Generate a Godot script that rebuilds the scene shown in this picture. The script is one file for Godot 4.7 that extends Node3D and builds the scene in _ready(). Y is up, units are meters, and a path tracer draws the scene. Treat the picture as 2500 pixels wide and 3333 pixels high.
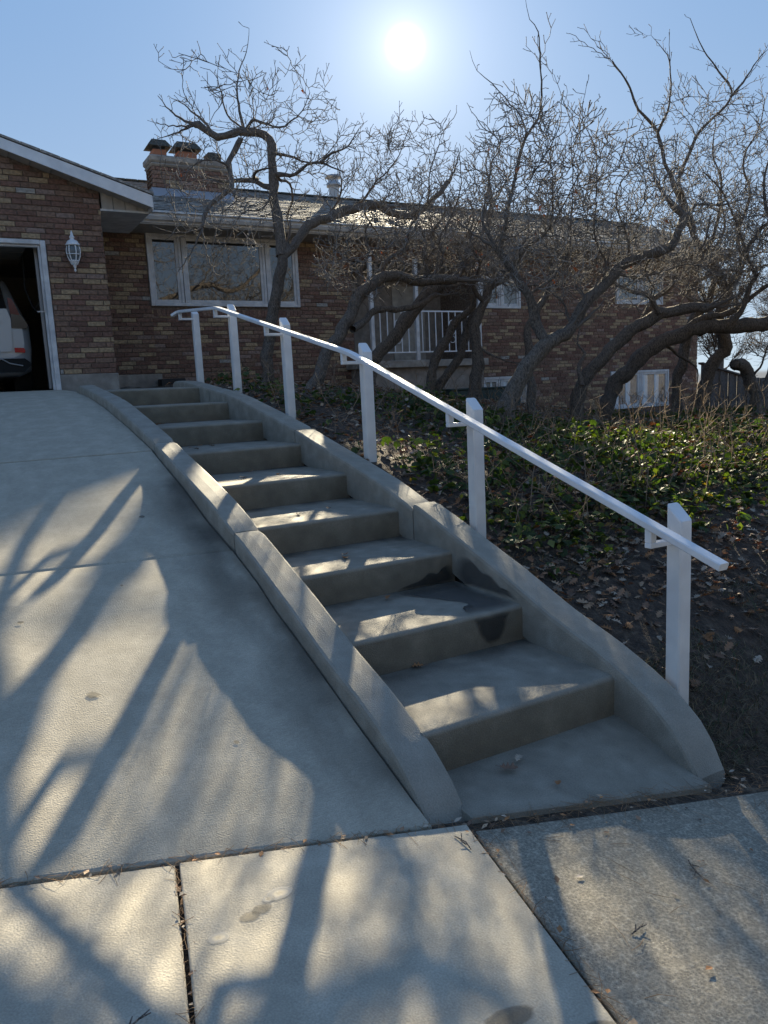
extends Node3D
# Lengths on the site are counted in stair risers (0.18 m): v to the right along the house front, y up, u from the camera towards the house.
const S := 0.18
var rng := RandomNumberGenerator.new()
var used := {}
var M := {}
var bark_noise := FastNoiseLite.new()
var land_noise := FastNoiseLite.new()

const DENSE := 1.45

func _ready() -> void:
	rng.seed = 7
	bark_noise.seed = 3; bark_noise.frequency = 0.5; bark_noise.fractal_octaves = 3
	land_noise.seed = 5; land_noise.frequency = 0.02; land_noise.fractal_octaves = 3
	var cam := Camera3D.new()
	cam.name = "camera"
	cam.fov = 67.76
	cam.near = 0.05
	cam.far = 4000.0
	cam.transform = Transform3D(Basis(Vector3(0.86968, -0.04761, 0.49131), Vector3(0.11908, 0.98618, -0.11523), Vector3(-0.47903, 0.15872, 0.86333)).orthonormalized(), Vector3(0, 1.4842, 0))
	add_child(cam)
	var env := Environment.new()
	env.background_mode = Environment.BG_SKY
	env.sky = Sky.new()
	env.sky.sky_material = make_sky()
	env.tonemap_mode = Environment.TONE_MAPPER_LINEAR
	env.tonemap_exposure = EXPOSURE
	env.sdfgi_enabled = true
	env.ssao_enabled = true
	env.ssil_enabled = true
	var we := WorldEnvironment.new()
	we.name = "environment"
	we.environment = env
	add_child(we)
	var sun := DirectionalLight3D.new()
	sun.name = "sun"
	sun.light_energy = 1.6
	sun.light_color = Color(1.0, 0.94, 0.81)
	sun.light_angular_distance = 0.5
	sun.shadow_enabled = true
	sun.basis = Basis.looking_at(-SUN_TO.normalized())
	add_child(sun)
	make_materials()
	make_land()
	make_paving()
	make_stairs()
	make_house()
	make_fence()
	rng.seed = 99
	make_handrail()
	make_car()
	make_oaks()
	far_tree("pale bare tree far behind the fence at the right edge, nearer the fence", 165, 125, 6.5, 501)
	far_tree("bare tree far behind the fence, left of the other distant tree", 185, 165, 8.0, 502)
	far_tree("low bare tree far off beyond the end of the fence", 230, 150, 7.0, 503)
	make_planting()

func P(v: float, y: float, u: float) -> Vector3: return Vector3(v * S, y * S, -u * S)
func rf(a: float, b: float) -> float: return rng.randf_range(a, b)
func rvec() -> Vector3: return Vector3(rf(-1, 1), rf(-1, 1), rf(-1, 1))
func pl(t: Array, x: float) -> float:   # piecewise linear table of Vector2
	if x <= t[0].x: return t[0].y
	for i in range(1, t.size()):
		if x <= t[i].x: return lerpf(t[i - 1].y, t[i].y, (x - t[i - 1].x) / (t[i].x - t[i - 1].x))
	return t[-1].y

# ---------------------------------------------------------------- mesh builder
class MB:
	var v := PackedVector3Array()
	var n := PackedVector3Array()
	var c := PackedColorArray()
	var ix := PackedInt32Array()
	var col := Color.WHITE
	func pt(p: Vector3, nn: Vector3) -> int:
		v.push_back(p); n.push_back(nn); c.push_back(col)
		return v.size() - 1
	func quad(a: Vector3, b: Vector3, d: Vector3, e: Vector3, out: Vector3) -> void:
		var nn := (d - a).cross(e - b).normalized()
		var i := v.size()
		if nn.dot(out) < 0.0:
			nn = -nn
			pt(a, nn); pt(e, nn); pt(d, nn); pt(b, nn)
		else:
			pt(a, nn); pt(b, nn); pt(d, nn); pt(e, nn)
		ix.append_array(PackedInt32Array([i, i + 2, i + 1, i, i + 3, i + 2]))
	func tri(a: Vector3, b: Vector3, d: Vector3, out: Vector3) -> void:
		var nn := (b - a).cross(d - a).normalized()
		var i := v.size()
		if nn.dot(out) < 0.0:
			nn = -nn
			pt(a, nn); pt(d, nn); pt(b, nn)
		else:
			pt(a, nn); pt(b, nn); pt(d, nn)
		ix.append_array(PackedInt32Array([i, i + 2, i + 1]))
	func box(ctr: Vector3, size: Vector3, bev := 0.0, bs := Basis()) -> void:
		var h := size / 2.0
		var b := minf(bev, minf(h.x, minf(h.y, h.z)) * 0.9)
		for ax in 3:
			var p := (ax + 1) % 3
			var q := (ax + 2) % 3
			for s in [-1.0, 1.0]:
				var k: Array[Vector3] = []
				for e in [[-1, -1], [1, -1], [1, 1], [-1, 1]]:
					var w := Vector3()
					w[ax] = s * h[ax]; w[p] = e[0] * (h[p] - b); w[q] = e[1] * (h[q] - b)
					k.append(ctr + bs * w)
				var o := Vector3()
				o[ax] = s
				quad(k[0], k[1], k[2], k[3], bs * o)
			if b > 0.0:
				for sp in [-1.0, 1.0]:
					for sq in [-1.0, 1.0]:
						var k2: Array[Vector3] = []
						for e in [[-1, 0], [1, 0], [1, 1], [-1, 1]]:
							var w := Vector3()
							w[ax] = e[0] * (h[ax] - b)
							w[p] = sp * (h[p] - (b if e[1] == 1 else 0.0))
							w[q] = sq * (h[q] - (b if e[1] == 0 else 0.0))
							k2.append(ctr + bs * w)
						var o2 := Vector3()
						o2[p] = sp; o2[q] = sq
						quad(k2[0], k2[1], k2[2], k2[3], bs * o2)
		if b > 0.0:
			for sx in [-1.0, 1.0]:
				for sy in [-1.0, 1.0]:
					for sz in [-1.0, 1.0]:
						var g := Vector3(sx, sy, sz)
						tri(ctr + bs * (g * Vector3(h.x, h.y - b, h.z - b)), ctr + bs * (g * Vector3(h.x - b, h.y, h.z - b)), ctr + bs * (g * Vector3(h.x - b, h.y - b, h.z)), bs * g)
	# loop: flat outline, moved along off; concave outlines allowed
	func prism(loop: PackedVector3Array, off: Vector3) -> void:
		var k := loop.size()
		var nn := Vector3()
		for i in k: nn += (loop[i] - loop[0]).cross(loop[(i + 1) % k] - loop[0])
		nn = nn.normalized()
		var e1 := (loop[1] - loop[0]).normalized()
		var e2 := nn.cross(e1)
		var f := PackedVector2Array()
		for p in loop: f.push_back(Vector2((p - loop[0]).dot(e1), (p - loop[0]).dot(e2)))
		var t := Geometry2D.triangulate_polygon(f)
		var away := -nn if nn.dot(off) > 0.0 else nn
		for i in range(0, t.size(), 3):
			tri(loop[t[i]], loop[t[i + 1]], loop[t[i + 2]], away)
			tri(loop[t[i]] + off, loop[t[i + 1]] + off, loop[t[i + 2]] + off, -away)
		for i in k:
			var a := loop[i]
			var b := loop[(i + 1) % k]
			var o := (b - a).cross(nn)   # outline runs anticlockwise about nn: this points outward
			quad(a, b, b + off, a + off, o)
	func tube(pts: PackedVector3Array, rad: PackedFloat32Array, sides: int, rough := 0.0, noise: FastNoiseLite = null, cap := true) -> void:
		var m := pts.size()
		if m < 2: return
		var d := (pts[1] - pts[0]).normalized()
		var e := d.cross(Vector3.UP if absf(d.y) < 0.9 else Vector3.RIGHT).normalized()
		var first := v.size()
		for i in m:
			var dn := (pts[mini(i + 1, m - 1)] - pts[maxi(i - 1, 0)]).normalized()
			e = (e - dn * e.dot(dn)).normalized()
			var g := dn.cross(e)
			for s in sides:
				var a := TAU * s / sides
				var o := e * cos(a) + g * sin(a)
				var r := rad[i]
				if rough > 0.0: r *= 1.0 + rough * noise.get_noise_3d(pts[i].x * 40.0 + o.x * 30.0, pts[i].y * 14.0 + o.y * 30.0, pts[i].z * 40.0 + o.z * 30.0)
				pt(pts[i] + o * r, o)
		for i in m - 1:
			for s in sides:
				var a := first + i * sides + s
				var b := first + i * sides + (s + 1) % sides
				ix.append_array(PackedInt32Array([a, a + sides, b, b, a + sides, b + sides]))
		if cap:
			var q := pt(pts[m - 1] + d * 0.0, (pts[m - 1] - pts[m - 2]).normalized())
			for s in sides: ix.append_array(PackedInt32Array([first + (m - 1) * sides + s, q, first + (m - 1) * sides + (s + 1) % sides]))
	# rows of points of the same length; smooth
	func sheet(rows: Array, up: Vector3, cols: Array = []) -> void:
		var h := rows.size()
		var w: int = rows[0].size()
		var first := v.size()
		for j in h:
			for i in w:
				var dx: Vector3 = rows[j][mini(i + 1, w - 1)] - rows[j][maxi(i - 1, 0)]
				var dy: Vector3 = rows[mini(j + 1, h - 1)][i] - rows[maxi(j - 1, 0)][i]
				var nn := dx.cross(dy).normalized()
				if nn.dot(up) < 0.0: nn = -nn
				if cols.size(): col = cols[j][i]
				pt(rows[j][i], nn)
		var a0: Vector3 = rows[0][0]
		var flip: bool = (rows[0][w - 1] - a0).cross(rows[h - 1][0] - a0).dot(up) > 0.0
		for j in h - 1:
			for i in w - 1:
				var a := first + j * w + i
				if flip: ix.append_array(PackedInt32Array([a, a + w, a + 1, a + 1, a + w, a + w + 1]))
				else: ix.append_array(PackedInt32Array([a, a + 1, a + w, a + 1, a + w + 1, a + w]))
	func lathe(ctr: Vector3, prof: Array, sides: int) -> void:
		var rows := []
		for q in prof:
			var row := PackedVector3Array()
			for s in sides + 1: row.push_back(ctr + Vector3(cos(TAU * s / sides) * q.x, q.y, sin(TAU * s / sides) * q.x))
			rows.append(row)
		var first := v.size()
		for j in rows.size():
			for i in sides + 1:
				var o: Vector3 = rows[j][i] - ctr
				o.y = 0.0
				var dr: Vector2 = prof[mini(j + 1, prof.size() - 1)] - prof[maxi(j - 1, 0)]
				var nn := (o.normalized() * dr.y + Vector3.UP * -dr.x).normalized()
				pt(rows[j][i], nn)
		for j in rows.size() - 1:
			for i in sides:
				var a := first + j * (sides + 1) + i
				ix.append_array(PackedInt32Array([a, a + 1, a + sides + 1, a + 1, a + sides + 2, a + sides + 1]))
	func mesh() -> ArrayMesh:
		var arr := []
		arr.resize(Mesh.ARRAY_MAX)
		arr[Mesh.ARRAY_VERTEX] = v; arr[Mesh.ARRAY_NORMAL] = n; arr[Mesh.ARRAY_COLOR] = c; arr[Mesh.ARRAY_INDEX] = ix
		var am := ArrayMesh.new()
		am.add_surface_from_arrays(Mesh.PRIMITIVE_TRIANGLES, arr)
		return am

# ---------------------------------------------------------------- naming and tagging
func numbered(s: String) -> String:
	if not used.has(s):
		used[s] = 0
		return s
	used[s] += 1
	return "%s_%03d" % [s, used[s]]
func build(mb: MB, called: String, mat: Material, parent: Node = null) -> MeshInstance3D:
	var o := MeshInstance3D.new()
	o.mesh = mb.mesh()
	o.material_override = mat
	return put(o, called, parent)
func put(o: Node3D, called: String, parent: Node = null) -> Node3D:
	if parent == null:
		o.name = numbered(called); add_child(o, true)
	else:
		var k := called
		var i := 0
		while parent.has_node(NodePath(k)):
			i += 1
			k = "%s_%03d" % [called, i]
		o.name = k
		parent.add_child(o, true)
	return o
func thing(called: String, label: String, category: String, at := Vector3.ZERO, group := "") -> Node3D:
	return tag(put(Node3D.new(), called), label, category, group, at)
func tag(o: Node3D, label: String, category: String, group := "", at := Vector3.ZERO) -> Node3D:
	if at != Vector3.ZERO: o.position = at
	o.set_meta("label", label); o.set_meta("category", category)
	if group != "": o.set_meta("group", group)
	return o
func kind(o: Node3D, k: String, label := "") -> Node3D:
	o.set_meta("kind", k)
	if label != "": o.set_meta("label", label)
	return o
func ub(mb: MB, v0: float, v1: float, y0: float, y1: float, u0: float, u1: float, bev := 0.0) -> void:
	mb.box(P((v0 + v1) / 2, (y0 + y1) / 2, (u0 + u1) / 2), Vector3(absf(v1 - v0), absf(y1 - y0), absf(u1 - u0)) * S, bev * S)
func box_part(called: String, mat: Material, parent: Node, v0: float, v1: float, y0: float, y1: float, u0: float, u1: float, bev := 0.0) -> MeshInstance3D:
	var mb := MB.new()
	ub(mb, v0, v1, y0, y1, u0, u1, bev)
	return build(mb, called, mat, parent)
func prism_v(mb: MB, pts: Array, u0: float, u1: float) -> void:   # outline in (v, y), from u0 to u1
	var l := PackedVector3Array()
	for p in pts: l.push_back(P(p.x, p.y, u0))
	mb.prism(l, P(0, 0, u1 - u0))
func prism_u(mb: MB, pts: Array, v0: float, v1: float) -> void:   # outline in (u, y), from v0 to v1
	var l := PackedVector3Array()
	for p in pts: l.push_back(P(v0, p.y, p.x))
	mb.prism(l, P(v1 - v0, 0, 0))
func scatter(called: String, mesh: Mesh, mat: Material, xf: Array, cols: Array, parent: Node = null) -> MultiMeshInstance3D:
	var mm := MultiMesh.new()
	mm.transform_format = MultiMesh.TRANSFORM_3D
	mm.use_colors = true
	mm.mesh = mesh
	mm.instance_count = xf.size()
	for i in xf.size():
		mm.set_instance_transform(i, xf[i])
		mm.set_instance_color(i, cols[i])
	var o := MultiMeshInstance3D.new()
	o.multimesh = mm
	o.material_override = mat
	put(o, called, parent)
	o.set_meta("kind", "stuff")
	return o

# ---------------------------------------------------------------- materials
func noise_bytes(sd: int, freq: float, oct: int, w: int, h: int, type := FastNoiseLite.TYPE_SIMPLEX_SMOOTH) -> PackedByteArray:
	var f := FastNoiseLite.new()
	f.seed = sd; f.noise_type = type; f.frequency = freq; f.fractal_octaves = oct
	f.cellular_return_type = FastNoiseLite.RETURN_DISTANCE
	var im := f.get_seamless_image(w, h)
	im.convert(Image.FORMAT_L8)
	return im.get_data()
func streaks(sd: int, freq: float, size: int, k: int) -> PackedByteArray:
	var f := FastNoiseLite.new()
	f.seed = sd; f.frequency = freq; f.fractal_octaves = 3
	var im := f.get_seamless_image(size / k, size)
	im.convert(Image.FORMAT_L8)
	im.resize(size, size, Image.INTERPOLATE_CUBIC)
	return im.get_data()
func tint_tex(size: int, base: Color, second: Color, layers: Array) -> ImageTexture:
	var out := PackedByteArray()
	out.resize(size * size * 3)
	for i in size * size:
		var f := 1.0
		for l in layers: f += l[1] * (l[0][i] / 127.5 - 1.0)
		var m := clampf((layers[0][0][i] / 255.0 - 0.35) * 2.0, 0.0, 1.0)
		out[i * 3] = clampi(int(255.0 * lerpf(base.r, second.r, m) * f), 0, 255)
		out[i * 3 + 1] = clampi(int(255.0 * lerpf(base.g, second.g, m) * f), 0, 255)
		out[i * 3 + 2] = clampi(int(255.0 * lerpf(base.b, second.b, m) * f), 0, 255)
	return ImageTexture.create_from_image(Image.create_from_data(size, size, false, Image.FORMAT_RGB8, out))
func grey_tex(size: int, layers: Array) -> ImageTexture:
	var out := PackedByteArray()
	out.resize(size * size)
	for i in size * size:
		var f := 0.5
		for l in layers: f += l[1] * (l[0][i] / 255.0 - 0.5)
		out[i] = clampi(int(255.0 * f), 0, 255)
	return ImageTexture.create_from_image(Image.create_from_data(size, size, false, Image.FORMAT_L8, out))
func flat(c: Color, rough := 0.8, metal := 0.0, vc := false) -> StandardMaterial3D:   # c is a linear base colour
	var m := StandardMaterial3D.new()
	m.albedo_color = c.linear_to_srgb()
	m.roughness = rough
	m.metallic = metal
	m.vertex_color_use_as_albedo = vc
	return m
func tri_mat(tex: Texture2D, tile: float, rough: float, height: Texture2D = null, cm := 0.3) -> StandardMaterial3D:
	var m := StandardMaterial3D.new()
	m.albedo_texture = tex
	m.vertex_color_use_as_albedo = true
	m.roughness = rough
	m.uv1_triplanar = true
	m.uv1_world_triplanar = true
	m.uv1_scale = Vector3.ONE / tile
	if height:
		m.heightmap_enabled = true
		m.heightmap_texture = height
		m.heightmap_scale = cm
	return m
func film(c: Color, rough: float) -> StandardMaterial3D:   # stains that thin out at their rim, by the vertex colours' alpha
	var m := flat(c, rough, 0.0, true)
	m.transparency = BaseMaterial3D.TRANSPARENCY_ALPHA
	return m
func lin(r: float, g: float, b: float) -> Color: return Color(r, g, b).linear_to_srgb()

func make_materials() -> void:
	var fine := noise_bytes(1, 0.22, 3, 512, 512)
	var mid := noise_bytes(2, 0.02, 5, 512, 512)
	var blot := noise_bytes(3, 0.007, 4, 512, 512)
	var cell := noise_bytes(4, 0.09, 1, 512, 512, FastNoiseLite.TYPE_CELLULAR)
	var broom := streaks(5, 0.3, 512, 8)
	var pits := noise_bytes(6, 0.11, 2, 512, 512)
	var grain := PackedByteArray()
	grain.resize(512 * 512)
	for i in 512 * 512: grain[i] = 235 if pits[i] > 208 else (40 if pits[i] < 44 else 128)
	# the driveway: broomed grey concrete, lines running along the house front
	M.drive = tri_mat(tint_tex(512, lin(0.38, 0.342, 0.27), lin(0.44, 0.398, 0.318), [[blot, 0.02], [mid, 0.03], [fine, 0.12], [broom, 0.09], [grain, 0.07]]), 0.8, 0.85, grey_tex(512, [[broom, 0.3], [fine, 0.7]]), 0.17)
	M.walk = tri_mat(tint_tex(512, lin(0.385, 0.348, 0.28), lin(0.445, 0.405, 0.33), [[blot, 0.02], [mid, 0.04], [fine, 0.11], [grain, 0.10]]), 0.9, 0.85, grey_tex(512, [[fine, 0.7], [grain, 0.3]]), 0.24)
	M.rough = tri_mat(tint_tex(512, lin(0.29, 0.26, 0.205), lin(0.35, 0.315, 0.25), [[mid, 0.04], [cell, 0.20], [fine, 0.22], [grain, 0.45]]), 0.5, 0.92, grey_tex(512, [[cell, 0.4], [grain, 0.5], [fine, 0.4]]), 0.3)
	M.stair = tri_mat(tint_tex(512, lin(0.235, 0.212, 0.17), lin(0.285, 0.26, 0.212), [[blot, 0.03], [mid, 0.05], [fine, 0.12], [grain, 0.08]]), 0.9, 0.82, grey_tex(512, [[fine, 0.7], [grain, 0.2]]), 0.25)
	M.curb = tri_mat(tint_tex(512, lin(0.275, 0.255, 0.215), lin(0.33, 0.308, 0.265), [[blot, 0.03], [mid, 0.04], [fine, 0.14], [grain, 0.09]]), 0.8, 0.75, grey_tex(512, [[fine, 0.8], [mid, 0.2], [grain, 0.3]]), 0.28)
	M.found = tri_mat(tint_tex(512, lin(0.27, 0.24, 0.21), lin(0.33, 0.30, 0.26), [[blot, 0.08], [mid, 0.10], [fine, 0.05]]), 1.6, 0.9, grey_tex(512, [[fine, 0.6], [mid, 0.4]]), 0.2)
	M.soil = tri_mat(tint_tex(512, lin(0.06, 0.044, 0.032), lin(0.115, 0.088, 0.062), [[mid, 0.25], [fine, 0.35], [cell, 0.25], [grain, 0.25]]), 0.9, 0.95, grey_tex(512, [[mid, 0.5], [cell, 0.4], [fine, 0.4]]), 2.0)
	M.asphalt = tri_mat(tint_tex(512, lin(0.045, 0.045, 0.047), lin(0.06, 0.06, 0.06), [[mid, 0.1], [fine, 0.3], [grain, 0.3]]), 1.0, 0.9)
	var barkn := streaks(8, 0.05, 512, 1)
	var ridge := PackedByteArray()
	var bf := FastNoiseLite.new()
	bf.seed = 9; bf.frequency = 0.045; bf.fractal_octaves = 4; bf.fractal_type = FastNoiseLite.FRACTAL_RIDGED
	var bi := bf.get_seamless_image(512, 128)
	bi.convert(Image.FORMAT_L8); bi.resize(512, 512, Image.INTERPOLATE_CUBIC)
	ridge = bi.get_data()
	M.bark = tri_mat(tint_tex(512, lin(0.08, 0.067, 0.057), lin(0.14, 0.12, 0.103), [[ridge, 0.45], [barkn, 0.2], [fine, 0.2]]), 0.5, 0.9, grey_tex(512, [[ridge, 1.0], [fine, 0.25]]), 1.6)
	M.twig = flat(Color(1, 1, 1), 0.9, 0.0, true)
	M.twig.metallic_specular = 0.25
	M.brick = tri_mat(tint_tex(512, lin(0.80, 0.80, 0.80), lin(0.98, 0.98, 0.98), [[mid, 0.16], [fine, 0.10], [grain, 0.10]]), 0.5, 0.88, grey_tex(512, [[fine, 0.6], [mid, 0.6]]), 0.25)
	M.mortar = tri_mat(tint_tex(512, lin(0.15, 0.115, 0.09), lin(0.20, 0.155, 0.125), [[mid, 0.15], [fine, 0.15]]), 0.6, 0.95)
	M.stucco = tri_mat(tint_tex(512, lin(0.26, 0.225, 0.195), lin(0.30, 0.265, 0.23), [[blot, 0.06], [fine, 0.1], [mid, 0.06]]), 1.0, 0.95, grey_tex(512, [[fine, 0.9]]), 0.3)
	M.shingle = tri_mat(tint_tex(512, lin(0.25, 0.232, 0.21), lin(0.36, 0.335, 0.305), [[mid, 0.15], [fine, 0.3], [grain, 0.2]]), 0.7, 0.72, grey_tex(512, [[fine, 1.0]]), 0.2)
	M.white = tri_mat(tint_tex(512, lin(0.74, 0.75, 0.77), lin(0.80, 0.81, 0.82), [[blot, 0.02], [mid, 0.03], [fine, 0.01]]), 1.4, 0.42)
	M.trim = tri_mat(tint_tex(512, lin(0.56, 0.56, 0.57), lin(0.66, 0.66, 0.66), [[blot, 0.05], [mid, 0.06], [fine, 0.02]]), 1.4, 0.5)
	M.panel = tri_mat(tint_tex(512, lin(0.36, 0.33, 0.29), lin(0.42, 0.385, 0.34), [[blot, 0.05], [mid, 0.07], [fine, 0.03]]), 1.4, 0.6)
	M.fence = tri_mat(tint_tex(512, lin(0.065, 0.058, 0.055), lin(0.10, 0.09, 0.085), [[ridge, 0.25], [fine, 0.12], [mid, 0.1]]), 0.9, 0.85, grey_tex(512, [[ridge, 0.5]]), 0.3)
	M.glass = flat(Color(0.022, 0.021, 0.022), 0.03)
	M.glass.metallic_specular = 1.0
	M.glass.clearcoat_enabled = true
	M.glass.clearcoat = 0.8
	M.glass.clearcoat_roughness = 0.02
	M.pane = flat(Color(0.8, 0.9, 0.95), 0.03)
	M.pane.transparency = BaseMaterial3D.TRANSPARENCY_ALPHA
	M.pane.albedo_color.a = 0.12
	M.pane.metallic_specular = 0.8
	M.blind = flat(Color(0.72, 0.76, 0.78), 0.7)
	M.dark = flat(Color(0.02, 0.02, 0.022), 0.9)
	M.inner = flat(Color(0.36, 0.35, 0.33), 0.9)
	M.black = flat(Color(0.015, 0.016, 0.018), 0.55)
	M.green_box = flat(Color(0.022, 0.045, 0.042), 0.6)
	M.clay = flat(Color(0.36, 0.15, 0.085), 0.85)
	M.slab = tri_mat(tint_tex(512, lin(0.06, 0.062, 0.055), lin(0.10, 0.10, 0.085), [[mid, 0.3], [fine, 0.2]]), 0.6, 0.95)
	M.metal = flat(Color(0.42, 0.42, 0.43), 0.45, 0.8)
	M.car = flat(Color(0.50, 0.52, 0.54), 0.25, 0.15)
	M.car.clearcoat_enabled = true
	M.red = flat(Color(0.55, 0.012, 0.015), 0.25)
	M.lamp_red = flat(Color(0.16, 0.008, 0.01), 0.12)
	M.lamp_clear = flat(Color(0.10, 0.09, 0.085), 0.08)
	M.rubber = flat(Color(0.018, 0.018, 0.018), 0.9)
	M.frost = flat(Color(0.12, 0.14, 0.15), 0.12)
	M.wet = film(Color(0.035, 0.033, 0.03), 0.5)
	M.damp = film(Color(0.075, 0.07, 0.063), 0.8)
	M.leaf = flat(Color(1, 1, 1), 0.75, 0.0, true)
	M.ivy = flat(Color(1, 1, 1), 0.6, 0.0, true)
	M.ivy.metallic_specular = 0.3
	M.ivy.backlight_enabled = true
	M.ivy.backlight = Color(0.80, 0.90, 0.42)
	M.straw = flat(Color(1, 1, 1), 0.8, 0.0, true)
	M.dry_leaf = flat(Color(1, 1, 1), 0.8, 0.0, true)
	M.dry_leaf.backlight_enabled = true
	M.dry_leaf.backlight = Color(0.45, 0.28, 0.14)
	M.hill = tri_mat(tint_tex(512, lin(0.16, 0.125, 0.08), lin(0.22, 0.18, 0.11), [[blot, 0.2], [mid, 0.3], [fine, 0.2]]), 6.0, 0.95)
	M.spot = film(Color(0.12, 0.11, 0.09), 0.7)
	M.pale = film(Color(0.68, 0.64, 0.56), 0.9)
	M.grime = film(Color(0.10, 0.088, 0.07), 0.9)
	M.worn = film(Color(0.6, 0.57, 0.5), 0.9)
	M.roof_deck = flat(Color(0.10, 0.095, 0.09), 0.9)

# ---------------------------------------------------------------- the land
const LEFT := [Vector2(9, -1.6), Vector2(10.6, -1.0), Vector2(11.6, -0.3), Vector2(12.2, 0.05), Vector2(13, 0.55), Vector2(16, 1.75), Vector2(20, 3.05), Vector2(24, 4.35), Vector2(27.4, 5.35), Vector2(31, 6.1), Vector2(35.6, 6.9), Vector2(43, 8.25), Vector2(51, 9.15), Vector2(56, 9.3), Vector2(75, 9.3)]
const RIGHT := [Vector2(8, -0.9), Vector2(11, -0.4), Vector2(14, 0.75), Vector2(17, 2.1), Vector2(22, 3.75), Vector2(27, 4.75), Vector2(31, 5.05), Vector2(36, 5.05), Vector2(45, 4.6), Vector2(50, 4.3), Vector2(60, 3.7), Vector2(73, 3.0), Vector2(120, 2.6)]
const EDGE := [Vector2(9, -0.8), Vector2(11.41, 0.03), Vector2(12.2, 0.26), Vector2(13.07, 0.55), Vector2(14.32, 0.93), Vector2(15.63, 1.38), Vector2(17.5, 2.0), Vector2(19, 2.46), Vector2(20.4, 3.02), Vector2(22.4, 3.6), Vector2(24.7, 4.15), Vector2(27.5, 5.03), Vector2(32, 6.22), Vector2(36.6, 7.07), Vector2(41.9, 7.95), Vector2(47, 8.6), Vector2(52, 9.02), Vector2(57, 9.24), Vector2(62, 9.36), Vector2(70, 9.38)]
func walk_y(v: float, u: float) -> float: return -0.1 * (v - 7.1) + 0.02 * (u - 11.4)
func front_u(v: float) -> float: return 11.35 - 0.2 * (v - 7.03)   # the joint between sidewalk and driveway
func drive_y(v: float, u: float) -> float:
	var f := clampf((u - front_u(v)) / maxf(22.4 - front_u(v), 0.1), 0.0, 1.0)
	var low := walk_y(v, front_u(v))
	if f >= 1.0: return pl(EDGE, u)
	return lerpf(low - pl(EDGE, 11.35), 0.0, f) + pl(EDGE, 11.35 + f * 11.05)
func drive_at(v: float, e: float) -> Vector3:   # e: distance up the slope, counted along the curb; the level lines run askew like the joints
	var u := e + lerpf(0.2, 0.29, smoothstep(12.0, 24.0, e)) * (7.05 - v) * (1.0 - smoothstep(36.0, 60.0, e))
	var f := clampf((e - 11.35) / 11.05, 0.0, 1.0)
	return P(v, pl(EDGE, e) - 0.02 * (7.05 - v) * smoothstep(12.0, 24.0, e) * (1.0 - smoothstep(40.0, 60.0, e)) + (walk_y(v, front_u(v)) - pl(EDGE, 11.35)) * (1.0 - f), u)
func land_y(v: float, u: float) -> float:
	if u < 9.0 or v < 14.3:
		if u > 62.0 or v < -24.0: return 9.0 if u > 62.0 else drive_y(v, maxf(u, 8.0)) - 0.4
		if u < 8.0: return walk_y(v, u) - 0.8
		return minf(drive_y(minf(v, 7.0), u) - 1.2, walk_y(v, u) - 0.8 if u < front_u(v) else 99.0)
	var reach := 22.0 if u < 28.0 else 22.0 + (u - 28.0) * 1.72
	var w := smoothstep(14.5, reach, v)
	var r := pl(RIGHT, u)
	if u < 16.0: r = lerpf(walk_y(v, u) - 0.15, r, smoothstep(9.6, 15.0, u))
	var y := lerpf(pl(LEFT, u), r, w)
	y += (land_noise.get_noise_2d(v * 3.0, u * 3.0) * 0.25 + land_noise.get_noise_2d(v * 11.0, u * 11.0) * 0.12) * smoothstep(14.4, 17.0, v) * smoothstep(10.0, 13.0, u)
	if v > 95.0: y -= (v - 95.0) * 0.012
	return y
func ground_under(p: Vector3) -> float: return land_y(p.x / S, -p.z / S) * S

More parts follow.
